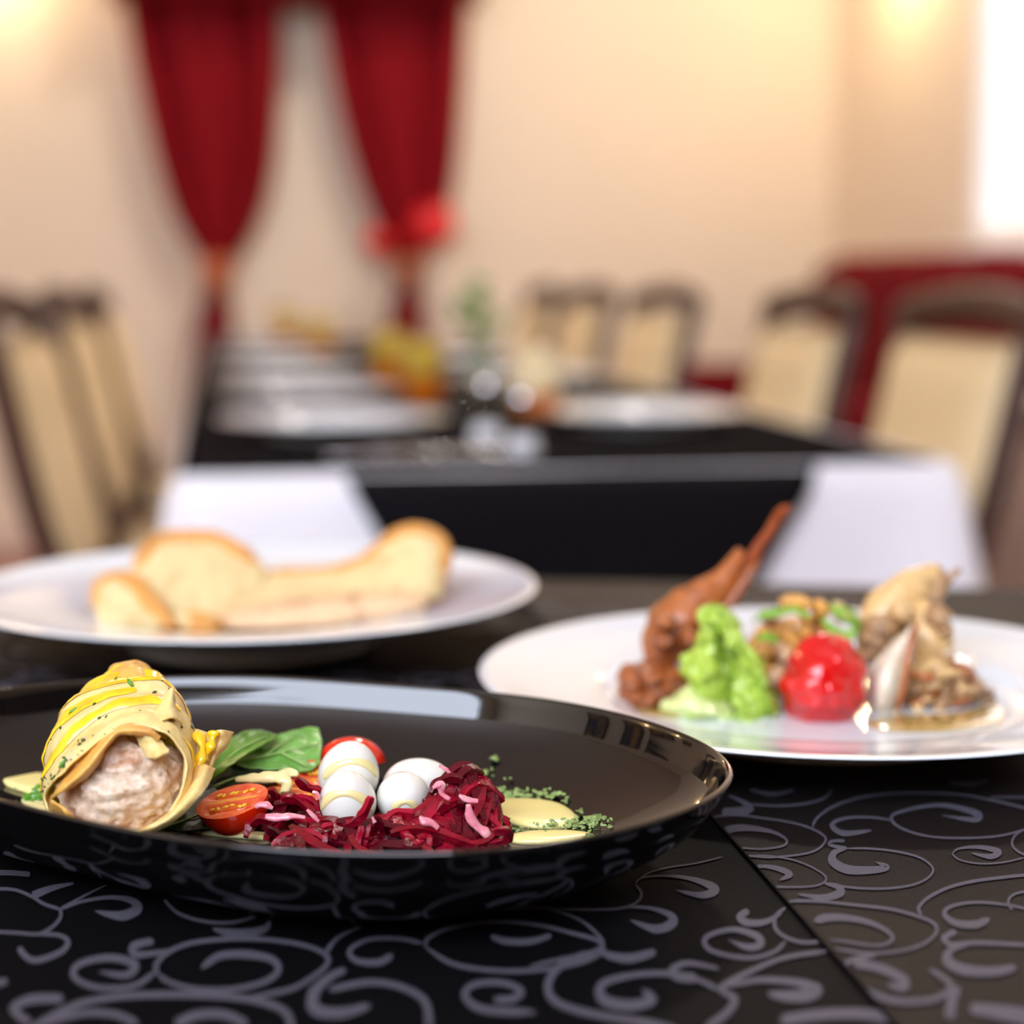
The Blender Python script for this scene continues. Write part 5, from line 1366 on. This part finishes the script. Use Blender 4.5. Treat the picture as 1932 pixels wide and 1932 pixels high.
pool('golden oil pooled under the meat and onions on the right plate', [rp(1240,1010), rp(1330,985), rp(1600,975), rp(1850,930), rp(1920,900), rp(1900,985), rp(1700,1035), rp(1500,1048), rp(1320,1042)], RZ + .0002, .0014, M['oil'], 'oil_pool')
pool('small pool of golden oil at the foot of the dark meat slab', [rp(170,930), rp(260,925), rp(360,945), rp(420,990), rp(340,985), rp(230,965)], RZ + .0002, .0012, M['oil'], 'oil_pool')
random.seed(63)
o = link('pepper_specks', mesh(*flecks([(P(*rp(random.gauss(110, 25), random.gauss(860, 25)), RZ + .001), Vector((0, -.3, 1))) for _ in range(24)], .0010, 3, .9), smooth=False), M['roast_dark'], None, True)
tag(o, 'brown specks on the white plate left of the meat slab', 'specks', kind='stuff')

# ================================================================== LEFT PLATE: TOASTED BREAD
def toast(label, rows, th, seed, top, bottom, base):
    loc = Vector((P(300, 1180, LZ).x, .93, LZ))
    cpts = [PD(*q) for r in rows for q in r]; cc = sum(cpts, Vector()) / len(cpts)
    r = thing('toast_slice', label, 'bread', Vector((cc.x, cc.y, LZ)))
    link('crumb', mesh(*patch_geo([gg(q) for q in rows], 40, 40, th, .0016, 60, seed)), M['toast_crumb'], r, True)
    for nm, edge, rad, m_ in (('crust', top, .0056, 'toast_crust'), ('crust', bottom, .0036, 'toast_crust')):
        if edge:
            pts = samples(gg(edge), 40)
            link(nm, mesh(*tube_geo(pts, [rad * min(1, .5 + i * .1, .5 + (39 - i) * .1) for i in range(40)], 12, 1.25, Vector((0, -1, .1)), .25, 110, seed)), M[m_], r, True)
    if base: link('underside', mesh(*patch_geo([gg(q) for q in base], 40, 16, .003, .0012, 90, seed + 5)), M['toast_base'], r, True)
    return r
toast('curved toast slice standing at the back left of the white bread plate', [[(278,1056,.955),(300,1028,.96),(345,1022,.965),(400,1026,.965),(445,1046,.96),(492,1084,.955)], [(250,1090,.945),(300,1076,.943),(350,1072,.945),(410,1078,.945),(450,1090,.945),(490,1106,.945)],
       [(228,1120,.93),(280,1120,.925),(340,1120,.925),(400,1125,.925),(440,1130,.925),(470,1138,.93)], [(236,1176,.92),(290,1172,.91),(340,1172,.91),(390,1172,.91),(420,1170,.915),(440,1168,.92)]], .009, 1,
      [(256,1082,.945),(278,1052,.953),(300,1025,.96),(345,1018,.965),(402,1022,.965),(448,1043,.96),(494,1082,.955)], None, None)
toast('long boat-shaped toast slice at the right of the white bread plate', [[(470,1088,.955),(540,1092,.96),(620,1088,.96),(690,1066,.955),(745,1022,.95),(800,1010,.945),(836,1040,.94)], [(450,1110,.945),(530,1112,.945),(610,1110,.945),(690,1092,.94),(750,1062,.935),(800,1050,.93),(832,1070,.93)],
       [(430,1132,.935),(520,1134,.93),(600,1130,.93),(690,1118,.925),(750,1102,.92),(800,1092,.918),(826,1106,.92)], [(410,1152,.925),(500,1148,.918),(600,1142,.915),(690,1134,.912),(750,1126,.91),(800,1122,.91),(818,1132,.915)]], .009, 2,
      [(470,1086,.955),(540,1090,.96),(620,1086,.96),(690,1063,.955),(745,1018,.95),(800,1007,.945),(834,1034,.94),(830,1072,.93),(820,1120,.918)], None,
      [[(404,1156,.922),(500,1138,.915),(600,1128,.913),(700,1124,.91),(760,1120,.908),(812,1118,.912)], [(402,1172,.908),(500,1160,.900),(600,1148,.898),(700,1140,.898),(760,1134,.898),(806,1134,.905)], [(424,1184,.904),(500,1184,.896),(600,1180,.895),(700,1168,.896),(760,1156,.898),(792,1150,.906)]])
toast('small folded toast slice at the front left of the white bread plate', [[(190,1118,.91),(206,1100,.915),(230,1098,.918),(252,1106,.915)], [(188,1140,.90),(210,1124,.90),(244,1124,.90),(280,1140,.90)], [(190,1165,.89),(220,1154,.89),(260,1158,.89),(306,1174,.89)], [(200,1182,.885),(230,1184,.88),(270,1186,.88),(322,1188,.885)]], .008, 3,
      [(188,1150,.897),(190,1116,.908),(208,1098,.913),(232,1095,.914),(256,1106,.908),(288,1144,.894),(330,1186,.882)], None, None)
crst = thing('crust_chunk', 'small golden crust chunk in front, between the toast slices', 'bread', Vector((PD(375, 1178, .89).x, .89, LZ)))
link('crust', mesh(*blob_geo(PD(376, 1178, .893), (.012, .008, .0062), (0, .1, 0), .25, 2, 5, 4)), M['toast_crust'], crst, True)
link('crumb', mesh(*blob_geo(PD(352, 1174, .890), (.007, .005, .0045), (0, .3, 0), .25, 2, 8, 3)), M['toast_crumb'], crst, True)
random.seed(70)
o = link('dried_herbs', mesh(*flecks([(P(random.gauss(130, 26), random.gauss(1158, 9), LZ + .008), Vector((random.uniform(-.5, .5), -.3, 1))) for _ in range(60)], .0016, 4, .9), smooth=False), M['herb'], None, True)
tag(o, 'green herb sprinkle on the white plate left of the toast', 'herbs', kind='stuff')
